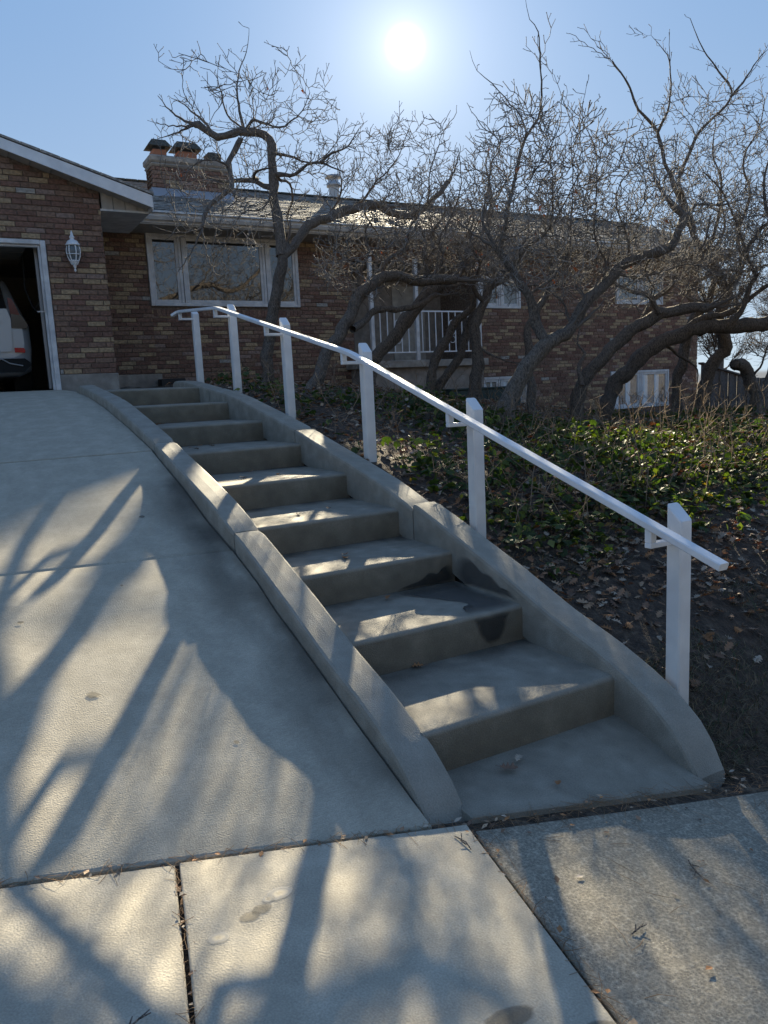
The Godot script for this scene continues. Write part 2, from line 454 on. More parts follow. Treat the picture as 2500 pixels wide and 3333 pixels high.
func make_land() -> void:
	var vs := [-2400.0, -900.0, -300.0, -90.0, -40.0, -25.0, -24.0, -12.0, 0.0, 7.0, 14.2, 14.32]
	var x := 15.0
	while x < 70.0:
		vs.append(x)
		x += 0.7 if x < 45.0 else 1.6
	vs.append_array([74.0, 80.0, 88.0, 96.0, 110.0, 140.0, 200.0, 320.0, 600.0, 1200.0, 4000.0])
	var us := [-8.0, 0.0, 6.0, 8.0, 8.9, 9.1]
	x = 9.6
	while x < 58.0:
		us.append(x)
		x += 0.7 if x < 40.0 else 1.5
	us.append_array([62.0, 62.1, 73.0, 90.0, 130.0, 200.0, 400.0, 900.0, 2000.0, 6000.0])
	var rows := []
	var cols := []
	for u in us:
		var row := PackedVector3Array()
		var cr := []
		for v in vs:
			row.push_back(P(v, land_y(v, u), u))
			var b: float = 0.85 + 0.35 * land_noise.get_noise_2d(v * 2.0 + 90.0, u * 2.0)
			var g: float = clampf(land_noise.get_noise_2d(v * 1.3, u * 1.3 + 50.0) + 0.2, 0.0, 1.0)
			cr.append(Color(b * (1.0 + 0.25 * g), b, b * (1.0 - 0.1 * g)))
		rows.append(row)
		cols.append(cr)
	var mb := MB.new()
	mb.sheet(rows, Vector3.UP, cols)
	kind(build(mb, "ground", M.soil), "structure", "dark bare soil of the planted bank beside the stairs")
	# across the street behind the camera: the road and a brushy hillside, which the window panes mirror
	mb = MB.new()
	rows = []
	for u in [-8.0, -20.0, -34.0, -52.0]:
		var row := PackedVector3Array()
		for v in [-600.0, -100.0, -30.0, 0.0, 30.0, 100.0, 600.0]: row.push_back(P(v, walk_y(clampf(v, -60.0, 60.0), u) - 0.75 - (0.4 if u > -10.0 else 0.0), u))
		rows.append(row)
	mb.sheet(rows, Vector3.UP)
	kind(build(mb, "road", M.asphalt), "structure", "asphalt road in front of the sidewalk")
	mb = MB.new()
	rows = []
	for u in [-51.0, -58.0, -75.0, -100.0, -140.0, -190.0, -300.0]:
		var row := PackedVector3Array()
		for k in 31:
			var v: float = (k - 15) * 30.0
			row.push_back(P(v, walk_y(clampf(v, -60.0, 60.0), u) - 0.8 + pl([Vector2(50, 0), Vector2(60, 2), Vector2(100, 16), Vector2(150, 34), Vector2(200, 44), Vector2(300, 50)], -u) * (0.9 + 0.3 * land_noise.get_noise_2d(v * 0.4, u * 0.4)), u))
		rows.append(row)
	mb.sheet(rows, Vector3.UP)
	mb.col = Color.WHITE
	kind(build(mb, "hillside", M.hill), "structure", "dry brushy hillside across the road, seen mirrored in the windows")
	# brush on it
	var xf := []
	var cols2 := []
	for i in 420:
		var v := rf(-130, 200)
		var u := -rf(56, 150)
		var p := P(v, 0, u)
		p.y = (walk_y(clampf(v, -60.0, 60.0), u) - 0.8 + pl([Vector2(50, 0), Vector2(60, 2), Vector2(100, 16), Vector2(150, 34)], -u)) * S - 0.2
		var s := rf(0.7, 2.0)
		xf.append(Transform3D(Basis(Vector3.UP, rf(0, TAU)).scaled(Vector3(s, s * rf(0.8, 1.7), s)), p))
		var g := rf(0.7, 1.3)
		cols2.append(Color(0.10 * g, 0.085 * g, 0.055 * g) if rng.randf() < 0.7 else Color(0.035 * g, 0.05 * g, 0.03 * g))
	scatter("far_brush", brush_mesh(), M.straw, xf, cols2)
func brush_mesh() -> ArrayMesh:
	var mb := MB.new()
	for i in 240:
		var d := (rvec() + Vector3(0, 0.9, 0)).normalized()
		var p := d * rf(0.25, 1.0)
		p.y = absf(p.y) * 1.2
		var e := rvec().normalized() * rf(0.05, 0.14)
		var f := (d + rvec() * 0.6).normalized() * rf(0.15, 0.4)
		mb.tri(p - e, p + e, p + f, Vector3.UP)
	return mb.mesh()

# ---------------------------------------------------------------- paving
func slab_sheet(called: String, mat: Material, parent: Node, f: Callable, na: int, nb: int, thick: float, edge := 0.07) -> MeshInstance3D:
	# f(a, b) gives a surface point for a, b in 0..1; the slab gets an eased edge and sides
	var rows := []
	var cols := []
	var ta := [0.0]
	for i in na + 1: ta.append(float(i) / na)
	ta.append(1.0)
	var tb := [0.0]
	for i in nb + 1: tb.append(float(i) / nb)
	tb.append(1.0)
	var ctr: Vector3 = f.call(0.5, 0.5)
	for j in tb.size():
		var row := PackedVector3Array()
		var cr := []
		for i in ta.size():
			var p: Vector3 = f.call(ta[i], tb[j])
			var rim := i == 0 or j == 0 or i == ta.size() - 1 or j == tb.size() - 1
			if not rim and (i == 1 or i == ta.size() - 2 or j == 1 or j == tb.size() - 2):
				var q: Vector3 = f.call(clampf(ta[i], 0.02, 0.98), clampf(tb[j], 0.02, 0.98))
				p = p.move_toward(q, edge * S * 0.8) if p.distance_to(q) > 0.0 else p
			if rim: p.y -= edge * S
			row.push_back(p)
			var b := 1.0 + 0.06 * land_noise.get_noise_2d(p.x * 6.0, p.z * 6.0) + 0.03 * land_noise.get_noise_2d(p.x * 33.0, p.z * 33.0)
			cr.append(Color(b, b, b * (1.0 + 0.04 * land_noise.get_noise_2d(p.x * 6.0 + 40.0, p.z * 6.0))))
		rows.append(row)
		cols.append(cr)
	var mb := MB.new()
	mb.sheet(rows, Vector3.UP, cols)
	mb.col = Color.WHITE
	var w: int = rows[0].size()
	var h := rows.size()
	var dn := Vector3(0, -thick * S, 0)
	for i in w - 1:
		for j in [0, h - 1]: mb.quad(rows[j][i], rows[j][i + 1], rows[j][i + 1] + dn, rows[j][i] + dn, (rows[j][i] - ctr) * Vector3(1, 0, 1))
	for j in h - 1:
		for i in [0, w - 1]: mb.quad(rows[j][i], rows[j + 1][i], rows[j + 1][i] + dn, rows[j][i] + dn, (rows[j][i] - ctr) * Vector3(1, 0, 1))
	return build(mb, called, mat, parent)
func sw(a: float, b: float, dy := 0.0) -> Vector3:   # along the joint to the right, then towards the street
	var v := 7.03 + 0.981 * a - 0.196 * b
	var u := 11.35 - 0.196 * a - 0.981 * b
	return P(v, walk_y(v, u) + dy, u)
func make_paving() -> void:
	var drive := Node3D.new()
	kind(put(drive, "driveway"), "structure", "broomed grey concrete driveway rising to the garage")
	var left := -22.0
	slab_sheet("slab", M.drive, drive, func(a: float, b: float) -> Vector3:
		var v := lerpf(left, 7.04, a)
		return drive_at(v, lerpf(11.40, 22.36, b)), 34, 16, 0.8, 0.045)
	slab_sheet("slab", M.drive, drive, func(a: float, b: float) -> Vector3:
		var v := lerpf(left, 7.04, a)
		return drive_at(v, lerpf(22.45, 31.94, b)), 34, 12, 0.8)
	slab_sheet("slab", M.drive, drive, func(a: float, b: float) -> Vector3:
		var v := lerpf(left, 7.04, a)
		return drive_at(v, lerpf(32.08, 42.0, b)), 30, 12, 0.8, 0.03)
	slab_sheet("slab", M.drive, drive, func(a: float, b: float) -> Vector3:
		var v := lerpf(left, 7.04, a)
		return drive_at(v, lerpf(42.03, 62.1, b)), 30, 14, 0.8, 0.03)
	var walk := Node3D.new()
	kind(put(walk, "sidewalk"), "structure", "pale concrete sidewalk slabs at the foot of the driveway")
	slab_sheet("slab", M.walk, walk, func(a: float, b: float) -> Vector3: return sw(lerpf(-9.6, -4.71, a), lerpf(0.07, 9.0, b)), 12, 16, 0.7, 0.05)
	slab_sheet("slab", M.walk, walk, func(a: float, b: float) -> Vector3: return sw(lerpf(-4.64, lerpf(0.66, 0.5, b), a), lerpf(0.08, 9.0, b), 0.03), 14, 16, 0.7, 0.05)
	slab_sheet("slab", M.walk, walk, func(a: float, b: float) -> Vector3: return sw(lerpf(-14.6, -9.7, a), lerpf(0.1, 9.0, b)), 6, 8, 0.7, 0.09)
	slab_sheet("slab", M.walk, walk, func(a: float, b: float) -> Vector3: return sw(lerpf(-14.6, 0.6, a), lerpf(9.1, 15.0, b)), 16, 8, 0.7, 0.09)
	var old := slab_sheet("worn_sidewalk", M.rough, null, func(a: float, b: float) -> Vector3: return sw(lerpf(lerpf(0.78, 0.6, b), 22.0, a), lerpf(0.14, 15.0, b), -0.10 + 0.04 * land_noise.get_noise_2d(a * 60.0, b * 40.0)), 40, 26, 0.7, 0.06)
	kind(old, "structure", "old pitted sidewalk of exposed gravel concrete at the right")
	# dirt that fills the joints
	var mb := MB.new()
	mb.quad(sw(-30, -0.25, -0.12), sw(16, -0.25, -0.12), sw(16, 0.3, -0.12), sw(-30, 0.3, -0.12), Vector3.UP)
	mb.quad(sw(-4.8, 0.2, -0.16), sw(-4.55, 0.2, -0.16), sw(-4.55, 9.0, -0.16), sw(-4.8, 9.0, -0.16), Vector3.UP)
	mb.quad(sw(0.45, 0.2, -0.2), sw(0.9, 0.2, -0.2), sw(0.75, 12.0, -0.2), sw(0.3, 12.0, -0.2), Vector3.UP)
	for e in [22.4, 32.01]:
		for k in 8:
			var va := lerpf(-22.0, 7.0, k / 8.0)
			var vb := lerpf(-22.0, 7.0, (k + 1) / 8.0)
			var dn := Vector3(0, -0.3 * S, 0)
			mb.quad(drive_at(va, e - 0.12) + dn, drive_at(vb, e - 0.12) + dn, drive_at(vb, e + 0.12) + dn, drive_at(va, e + 0.12) + dn, Vector3.UP)
	kind(build(mb, "joint_dirt", M.soil), "stuff", "dark dirt packed into the joints between the concrete slabs")
	# grime washed against the curb, and a few drips on the slabs
	mb = MB.new()
	var gr := []
	var gc := []
	for j in 40:
		var e := lerpf(11.7, 31.5, j / 39.0)
		var row := PackedVector3Array()
		var cr := []
		for i in 9:
			var v := 7.05 - i * 0.24
			row.push_back(drive_at(v, e) + Vector3(0, 0.003, 0))
			var f := (1.0 - i / 8.0) * smoothstep(0.0, 4.0, float(j)) * (1.0 - smoothstep(30.0, 39.0, float(j)))
			cr.append(Color(1, 1, 1, clampf(f * (0.42 + 0.75 * land_noise.get_noise_2d(v * 22.0, e * 14.0)), 0.0, 0.6)))
		gr.append(row)
		gc.append(cr)
	mb.sheet(gr, Vector3.UP, gc)
	build(mb, "grime", M.grime, drive)
	for q in [[2.0, 16.2, 0.16], [4.4, 14.2, 0.07], [0.9, 19.6, 0.08], [5.2, 25.6, 0.10], [3.6, 20.9, 0.05]]:
		var blob := []
		for k in 9: blob.append(drive_at(q[0] + cos(TAU * k / 9) * q[2] * rf(0.8, 1.2), q[1] + sin(TAU * k / 9) * q[2] * rf(0.6, 1.0)) + Vector3(0, 0.0035, 0))
		stain("oil_drip", M.spot, drive, blob)
	# spots on the sidewalk
	for s in [[3.67, 10.66, 0.24, 0.15, 1], [3.46, 10.6, 0.10, 0.08, 1], [2.49, 10.07, 0.17, 0.11, 3], [3.28, 10.42, 0.16, 0.1, 2], [3.05, 10.33, 0.15, 0.1, 2], [5.38, 6.98, 0.36, 0.17, 2], [6.31, 6.3, 0.25, 0.14, 2]]:
		var mbs := MB.new()
		var c0 := P(s[0], walk_y(s[0], s[1]) + 0.043, s[1])
		var rings := []
		for q in [0.0, 0.72, 0.9, 1.08]:
			var ring := PackedVector3Array()
			for k in 29:
				var a := TAU * k / 28
				var r: float = q * (1.0 + 0.2 * land_noise.get_noise_2d(cos(a) * 30.0 + s[0] * 50.0, sin(a) * 30.0) + 0.08 * land_noise.get_noise_2d(cos(a) * 120.0, sin(a) * 120.0 + s[1] * 50.0))
				var v: float = s[0] + cos(a) * s[2] * r
				var u: float = s[1] + sin(a) * s[3] * r
				ring.push_back(P(v, walk_y(v, u) + 0.043, u))
			rings.append(ring)
		for q in 3:
			var st_ := [rings[q], rings[q + 1]]
			var ca := []
			var cb := []
			for k in 29:
				ca.append(Color(1, 1, 1, [0.5, 0.5, 0.5][q])); cb.append(Color(1, 1, 1, [0.5, 0.5, 0.0][q]))
			mbs.sheet(st_, Vector3.UP, [ca, cb])
		var mat: Material = M.pale if s[4] == 1 else (M.spot if s[4] == 2 else M.worn)
		build(mbs, "pale_spot" if s[4] != 2 else "damp_spot", mat, walk)

# ---------------------------------------------------------------- stairs
const NOSE := [12.97, 16.44, 19.9, 23.18, 27.19, 31.62, 36.25, 41.41, 46.86]
const RISE := [1.01, 2.03, 3.02, 4.02, 5.02, 6.02, 7.0, 7.98, 8.95]
const CREST := [Vector2(11.35, -0.62), Vector2(11.5, -0.3), Vector2(11.66, -0.07), Vector2(12.0, 0.32), Vector2(12.65, 0.78), Vector2(13.4, 1.13), Vector2(14.44, 1.52), Vector2(16.15, 2.03), Vector2(18.26, 2.81), Vector2(21.14, 3.76), Vector2(24.7, 4.86), Vector2(27.6, 5.55), Vector2(30.6, 6.22), Vector2(32.6, 6.7), Vector2(35.9, 7.36), Vector2(40.1, 8.15), Vector2(42.1, 8.45), Vector2(45.4, 8.82), Vector2(50.6, 9.38), Vector2(53, 9.48)]
func curb(called: String, parent: Node, v0: float, v1: float, ua: float, ub_: float, shift: float, end_round := false) -> void:
	# one poured length: eased top edges, sides down into the ground
	var n := int((ub_ - ua) / 0.35) + 2
	var rows := []
	for i in n:
		var u := lerpf(ua, ub_, float(i) / (n - 1))
		var y := pl(CREST, u + shift)
		if end_round:
			var q := clampf((u - (ub_ - 1.1)) / 1.1, 0.0, 1.0)
			y -= 0.55 * (1.0 - sqrt(maxf(0.0, 1.0 - q * q)))
		var e := 0.085
		var end := minf(absf(u - ua), absf(u - ub_))
		var dip := 0.05 if end < 0.01 else 0.0
		var wob := 0.012 * land_noise.get_noise_2d(u * 14.0, v0 * 7.0)
		rows.append(PackedVector3Array([P(v0 + dip, y - 1.3, u), P(v0 + wob + dip, y - e * 1.5, u), P(v0 + wob + e * 0.3 + dip, y - e * 0.4 - dip, u), P(v0 + wob + e, y - dip, u), P((v0 + v1) / 2, y + 0.015 - dip, u), P(v1 - e, y - dip, u), P(v1 - e * 0.3 - dip, y - e * 0.4 - dip, u), P(v1 - dip, y - e * 1.5, u), P(v1 - dip, y - 1.7, u)]))
	var mb := MB.new()
	var c0 := P((v0 + v1) / 2, 0, 0)
	var cols := []
	for r in rows:
		var cr := []
		for p in r:
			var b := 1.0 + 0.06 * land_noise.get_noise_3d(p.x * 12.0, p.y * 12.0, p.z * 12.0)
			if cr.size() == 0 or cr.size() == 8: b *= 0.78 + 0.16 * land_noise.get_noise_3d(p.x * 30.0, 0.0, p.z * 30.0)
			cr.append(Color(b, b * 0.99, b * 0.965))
		cols.append(cr)
	# the three bands keep their own normals at the eased edges
	for s in 8:
		var strip := []
		var sc := []
		for i in n:
			strip.append(PackedVector3Array([rows[i][s], rows[i][s + 1]]))
			sc.append([cols[i][s], cols[i][s + 1]])
		mb.sheet(strip, [Vector3(-1, 0, 0), Vector3(-1, 0.5, 0), Vector3(-0.5, 1, 0), Vector3.UP, Vector3.UP, Vector3(0.5, 1, 0), Vector3(1, 0.5, 0), Vector3(1, 0, 0)][s], sc)
	mb.col = Color(0.9, 0.9, 0.9)
	for r in [rows[0], rows[n - 1]]:
		var o := Vector3(0, 0, 1) if r == rows[0] else Vector3(0, 0, -1)
		for i in 8: mb.tri(r[i], r[i + 1], (r[0] + r[8]) / 2.0, o)
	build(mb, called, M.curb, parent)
func stain(called: String, mat: Material, parent: Node, pts: Array) -> void:   # a thin film: outline of points already on the surface
	var mb := MB.new()
	var n := pts.size()
	var nn := Vector3()
	for i in n: nn += (pts[i] - pts[0]).cross(pts[(i + 1) % n] - pts[0])
	nn = nn.normalized()
	if nn.dot(Vector3(-0.3, 1, 1)) < 0.0: nn = -nn
	var e1: Vector3 = nn.cross(Vector3.UP if absf(nn.y) < 0.8 else Vector3.RIGHT).normalized()
	var e2 := nn.cross(e1)
	var round_ := []
	var f := PackedVector2Array()
	for i in n:
		for k in 5:
			var p: Vector3 = pts[i].cubic_interpolate(pts[(i + 1) % n], pts[(i + n - 1) % n], pts[(i + 2) % n], k / 5.0)
			p += (e1 * land_noise.get_noise_3d(p.x * 300.0, p.y * 300.0, p.z * 300.0) + e2 * land_noise.get_noise_3d(p.z * 300.0, p.x * 300.0, p.y * 300.0)) * 0.012
			round_.append(p)
			f.push_back(Vector2(p.dot(e1), p.dot(e2)))
	# the film thins out over a few centimetres at its rim
	var inner := []
	var g := PackedVector2Array()
	var m := round_.size()
	var mid := Vector3()
	for p in round_: mid += p / m
	for i in m:
		inner.append(round_[i].lerp(mid, 0.3))
		g.push_back(Vector2(inner[i].dot(e1), inner[i].dot(e2)))
	var t := Geometry2D.triangulate_polygon(g)
	mb.col = Color(1, 1, 1, 0.7)
	for i in range(0, t.size(), 3): mb.tri(inner[t[i]], inner[t[i + 1]], inner[t[i + 2]], nn)
	for i in m:
		var j := (i + 1) % m
		var k := mb.v.size()
		mb.quad(inner[i], inner[j], round_[j], round_[i], nn)
		for h in 4:
			var faded := false
			for o in [round_[i], round_[j]]:
				if mb.v[k + h].distance_to(o) < 0.0001: faded = true
			mb.c[k + h].a = 0.0 if faded else 0.7
	build(mb, called, mat, parent)
func make_stairs() -> void:
	var st := thing("concrete_stairs", "grey concrete stairs with wide treads rising between two sloping curbs to the front landing", "stairs", P(10.7, 0, 12.97))
	var at := st.position
	for i in 9:
		var u0: float = NOSE[i]
		var u1: float = NOSE[i + 1] + 0.4 if i < 8 else 48.0
		var y: float = RISE[i]
		var yb: float = RISE[i - 1] - 0.3 if i > 0 else -0.4
		var rows := []
		var cols := []
		for k in 13:
			var v := lerpf(7.9, 13.55, k / 12.0)
			var w := 0.02 * land_noise.get_noise_2d(v * 20.0, i * 33.0)
			var sag := 0.012 * land_noise.get_noise_2d(v * 9.0, i * 71.0)
			rows.append(PackedVector3Array([P(v, yb, u0 + w), P(v, lerpf(yb, y, 0.5), u0 + w * 0.5), P(v, y - 0.13, u0), P(v, y - 0.06, u0 + 0.025), P(v, y - 0.015 + sag, u0 + 0.075), P(v, y + sag, u0 + 0.16), P(v, y + sag, lerpf(u0, u1, 0.4)), P(v, y, u1)]))
			var dirt := 0.80 + 0.16 * land_noise.get_noise_2d(v * 26.0 + i * 40.0, 3.0)  # dirt, and the shade on the risers, both painted into the vertex colours
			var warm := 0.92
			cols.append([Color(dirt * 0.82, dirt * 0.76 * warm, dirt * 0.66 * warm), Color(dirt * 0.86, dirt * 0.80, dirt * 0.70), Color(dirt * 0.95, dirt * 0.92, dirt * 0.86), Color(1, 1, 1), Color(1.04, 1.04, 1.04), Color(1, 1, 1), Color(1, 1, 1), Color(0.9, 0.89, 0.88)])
		var mb := MB.new()
		mb.sheet(rows, Vector3(0, 1, 0.6), cols)
		for k in mb.v.size():
			var b := k % 8
			if b <= 2: mb.n[k] = Vector3(0, 0, 1)
			elif b == 3: mb.n[k] = Vector3(0, 0.5, 0.87)
			elif b == 4: mb.n[k] = Vector3(0, 0.9, 0.43)
			else: mb.n[k] = Vector3.UP
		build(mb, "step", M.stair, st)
	# the landing at the foot, falling to the sidewalk joint
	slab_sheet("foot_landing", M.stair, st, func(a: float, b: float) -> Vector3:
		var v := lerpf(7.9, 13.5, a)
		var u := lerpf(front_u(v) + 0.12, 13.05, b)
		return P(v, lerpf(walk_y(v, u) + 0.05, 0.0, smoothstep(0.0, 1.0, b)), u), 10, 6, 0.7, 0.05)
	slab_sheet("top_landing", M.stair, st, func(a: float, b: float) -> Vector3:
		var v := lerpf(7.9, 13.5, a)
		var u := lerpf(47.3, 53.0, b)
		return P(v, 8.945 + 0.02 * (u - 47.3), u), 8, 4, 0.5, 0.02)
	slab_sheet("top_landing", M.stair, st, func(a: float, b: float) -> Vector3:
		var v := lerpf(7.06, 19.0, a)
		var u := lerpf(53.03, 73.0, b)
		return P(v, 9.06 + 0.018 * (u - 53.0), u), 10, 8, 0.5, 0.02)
	for s in [[11.36, 22.38], [22.43, 31.98], [32.03, 42.0], [42.03, 51.4]]: curb("curb_wall", st, 7.07, 8.0, s[0], s[1], 0.0, s[1] > 51.0)
	for s in [[10.52, 22.25], [22.31, 32.3], [32.36, 45.0], [45.04, 53.4]]: curb("curb_wall", st, 13.45, 14.45, s[0], s[1], 0.75 if s[0] < 11.0 else 0.1, s[1] > 51.0)
	# grime along the back of each tread
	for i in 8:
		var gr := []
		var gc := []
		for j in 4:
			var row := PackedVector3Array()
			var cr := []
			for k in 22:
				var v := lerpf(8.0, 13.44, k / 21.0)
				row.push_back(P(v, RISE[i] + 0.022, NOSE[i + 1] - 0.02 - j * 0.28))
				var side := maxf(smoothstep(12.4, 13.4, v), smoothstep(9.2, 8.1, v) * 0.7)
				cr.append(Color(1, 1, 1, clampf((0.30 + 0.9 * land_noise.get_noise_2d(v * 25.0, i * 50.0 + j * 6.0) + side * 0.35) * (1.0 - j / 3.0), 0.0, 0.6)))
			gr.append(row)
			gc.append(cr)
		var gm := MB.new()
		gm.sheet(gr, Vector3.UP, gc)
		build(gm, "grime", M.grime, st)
	# water spilled over the second step
	var fr := 16.44 - 0.045
	var blob := []
	for q in [[11.8, 2.0], [11.8, 1.8], [11.84, 1.6], [11.92, 1.42], [12.05, 1.26], [12.2, 1.16], [12.4, 1.13], [12.6, 1.18], [12.75, 1.32], [12.84, 1.5], [12.88, 1.7], [12.92, 1.88], [12.95, 1.99]]: blob.append(P(q[0], q[1] - 0.02, fr))
	stain("wet_patch", M.wet, st, blob)
	blob = []
	for q in [[11.72, 16.5], [11.9, 16.9], [12.3, 17.1], [12.2, 17.7], [11.9, 18.3], [11.55, 18.9], [11.3, 19.4], [11.4, 19.84], [12.4, 19.86], [13.42, 19.86], [13.43, 18.4], [13.42, 17.0], [13.1, 16.5]]: blob.append(P(q[0], 2.05, q[1]))
	stain("damp_patch", M.damp, st, blob)
	blob = []
	for q in [[11.4, 2.06], [11.8, 2.2], [12.2, 2.26], [12.5, 2.45], [12.9, 2.42], [13.2, 2.62], [13.43, 2.5], [13.43, 2.06]]: blob.append(P(q[0], q[1], 19.855))
	stain("wet_patch", M.wet, st, blob)
	blob = []
	for q in [[16.6, 2.08], [17.2, 2.1], [18.4, 2.1], [19.6, 2.1], [19.7, 2.7], [19.1, 3.0], [18.4, 2.68], [17.9, 2.62], [17.2, 2.3], [16.9, 2.28]]: blob.append(P(13.432, q[1], q[0]))
	stain("wet_patch", M.damp, st, blob)
	blob = []
	for q in [[13.55, 16.5], [13.8, 16.0], [14.1, 16.1], [14.3, 16.8], [14.2, 17.9], [13.9, 18.3], [13.6, 17.6]]: blob.append(P(q[0], pl(CREST, q[1] + 0.1) + 0.05, q[1]))
	stain("damp_patch", M.damp, st, blob)
	for ch in st.get_children(): ch.position -= at

# ---------------------------------------------------------------- handrail
const POST_U := [12.0, 20.1, 27.4, 35.6, 43.4, 50.9]
const POST_Y := [4.83, 7.44, 9.74, 11.57, 13.12, 13.72]
const POST_B := [-0.3, 2.6, 4.9, 6.6, 8.1, 8.9]
const RAIL := [Vector2(10.25, 4.2), Vector2(26.8, 9.62), Vector2(27.4, 9.78), Vector2(43.1, 13.2), Vector2(43.6, 13.27), Vector2(51.0, 13.88)]
func make_handrail() -> void:
	var r := thing("handrail", "white painted handrail on six square posts running up beside the stairs", "handrail", P(14.8, 0.1, 12.2))
	var at := r.position
	for i in 6:
		var u: float = POST_U[i]
		var y: float = POST_Y[i]
		var mb := MB.new()
		var b := 0.04
		# square tube with eased corners and a top cut to the slope
		var ring := [Vector2(b, 0), Vector2(0.42 - b, 0), Vector2(0.42, b), Vector2(0.42, 0.42 - b), Vector2(0.42 - b, 0.42), Vector2(b, 0.42), Vector2(0, 0.42 - b), Vector2(0, b)]
		var cut := 0.92 if i < 5 else 0.6
		for k in 8:
			var p: Vector2 = ring[k]
			var q: Vector2 = ring[(k + 1) % 8]
			mb.quad(P(14.6 + p.x, POST_B[i], u + p.y), P(14.6 + q.x, POST_B[i], u + q.y), P(14.6 + q.x, y + q.y * cut - 0.02, u + q.y), P(14.6 + p.x, y + p.y * cut - 0.02, u + p.y), Vector3((p.x + q.x) / 2 - 0.21, 0, -((p.y + q.y) / 2 - 0.21)))
			mb.tri(P(14.6 + p.x * 0.9 + 0.021, y + p.y * cut + 0.01, u + p.y), P(14.6 + q.x * 0.9 + 0.021, y + q.y * cut + 0.01, u + q.y), P(14.81, y + 0.21 * cut + 0.015, u + 0.21), Vector3(0, 1, 0.5))
			mb.quad(P(14.6 + p.x, y + p.y * cut - 0.02, u + p.y), P(14.6 + q.x, y + q.y * cut - 0.02, u + q.y), P(14.6 + q.x * 0.9 + 0.021, y + q.y * cut + 0.01, u + q.y), P(14.6 + p.x * 0.9 + 0.021, y + p.y * cut + 0.01, u + p.y), Vector3(0, 1, 0.5))
		for k in mb.v.size():
			if mb.v[k].y < (POST_B[i] + 0.1) * S: mb.c[k] = Color(0.86, 0.83, 0.77)
		build(mb, "post", M.white, r)
		var ry := pl(RAIL, u + 0.2)
		mb = MB.new()
		ub(mb, 13.72, 14.62, ry - 0.54, ry - 0.41, u + 0.1, u + 0.3, 0.02)
		ub(mb, 13.72, 13.92, ry - 0.41, ry - 0.08, u + 0.1, u + 0.3, 0.02)
		build(mb, "bracket", M.white, r)
	# the rail: a flat bar that follows the stairs, level at the top and turned in at its end
	var path := PackedVector3Array()
	for q in RAIL: path.push_back(P(13.82, q.y, q.x))
	path.push_back(P(13.72, 13.86, 51.35)); path.push_back(P(13.42, 13.68, 51.6))
	var rows := []
	for i in path.size():
		var d := (path[mini(i + 1, path.size() - 1)] - path[maxi(i - 1, 0)]).normalized()
		var side := d.cross(Vector3.UP).normalized()
		var up := side.cross(d).normalized()
		var row := PackedVector3Array()
		for q in [[-0.15, 0.06], [-0.125, 0.085], [0.125, 0.085], [0.15, 0.06], [0.15, -0.06], [0.125, -0.085], [-0.125, -0.085], [-0.15, -0.06], [-0.15, 0.06]]: row.push_back(path[i] + side * q[0] * S + up * q[1] * S)
		rows.append(row)
	var mb := MB.new()
	for i in rows.size() - 1:
		var c := (path[i] + path[i + 1]) / 2.0
		for k in 8: mb.quad(rows[i][k], rows[i][k + 1], rows[i + 1][k + 1], rows[i + 1][k], (rows[i][k] + rows[i][k + 1]) / 2.0 - path[i])
	for e in [0, rows.size() - 1]:
		for k in 8: mb.tri(rows[e][k], rows[e][k + 1], path[e], path[e] - path[1 if e == 0 else e - 1])
	build(mb, "rail", M.white, r)
	for ch in r.get_children(): ch.position -= at

# ---------------------------------------------------------------- the house
const HU := 73.0    # brick face of the main wall
const GU := 62.0    # brick face of the garage front
var brick_mats: Array[Material] = []
var brick_tints: Array[Color] = []
var brick_meshes: Array[ArrayMesh] = []
var singles := 0
var rest_xf := []
var rest_col := []
func soffit_y(v: float) -> float: return 25.73 - 0.315 * (absf(v + 6.2) - 11.36)
func make_brick_kinds() -> void:
	for k in 16:
		var c: Color
		if k < 6: c = Color(0.225, 0.125, 0.092) * rf(0.72, 1.2)
		elif k < 11: c = Color(0.255, 0.16, 0.115) * rf(0.8, 1.15)
		elif k < 14: c = Color(0.45, 0.325, 0.20) * rf(0.85, 1.1)
		elif k == 14: c = Color(0.32, 0.225, 0.185)
		else: c = Color(0.42, 0.39, 0.35)
		brick_tints.append(c)
		var m: StandardMaterial3D = M.brick.duplicate()
		m.albedo_color = c.linear_to_srgb()
		m.vertex_color_use_as_albedo = false
		brick_mats.append(m)
	for k in 3:
		var mb := MB.new()
		mb.box(Vector3.ZERO, Vector3(1, 0.325 * S, 0.5 * S), 0.0)
		# worn arrises: a slightly smaller proud face
		mb = MB.new()
		var h := Vector3(0.5, 0.1625 * S, 0.25 * S)
		var e := 0.018 * S
		var back := [Vector3(-h.x, -h.y, -h.z), Vector3(h.x, -h.y, -h.z), Vector3(h.x, h.y, -h.z), Vector3(-h.x, h.y, -h.z)]
		var mid_ := [Vector3(-h.x, -h.y, h.z - e), Vector3(h.x, -h.y, h.z - e), Vector3(h.x, h.y, h.z - e), Vector3(-h.x, h.y, h.z - e)]
		var fr := [Vector3(-h.x + 0.014, -h.y + e, h.z), Vector3(h.x - 0.014, -h.y + e * (1 + k), h.z), Vector3(h.x - 0.014, h.y - e, h.z), Vector3(-h.x + 0.014, h.y - e * (3 - k) * 0.6, h.z)]
		mb.quad(fr[0], fr[1], fr[2], fr[3], Vector3(0, 0, 1))
		for i in 4:
			var j := (i + 1) % 4
			mb.quad(mid_[i], mid_[j], fr[j], fr[i], (mid_[i] + mid_[j]) / 2.0 + Vector3(0, 0, h.z))
			mb.quad(back[i], back[j], mid_[j], mid_[i], (mid_[i] + mid_[j]) / 2.0 * Vector3(1, 1, 0))
		brick_meshes.append(mb.mesh())
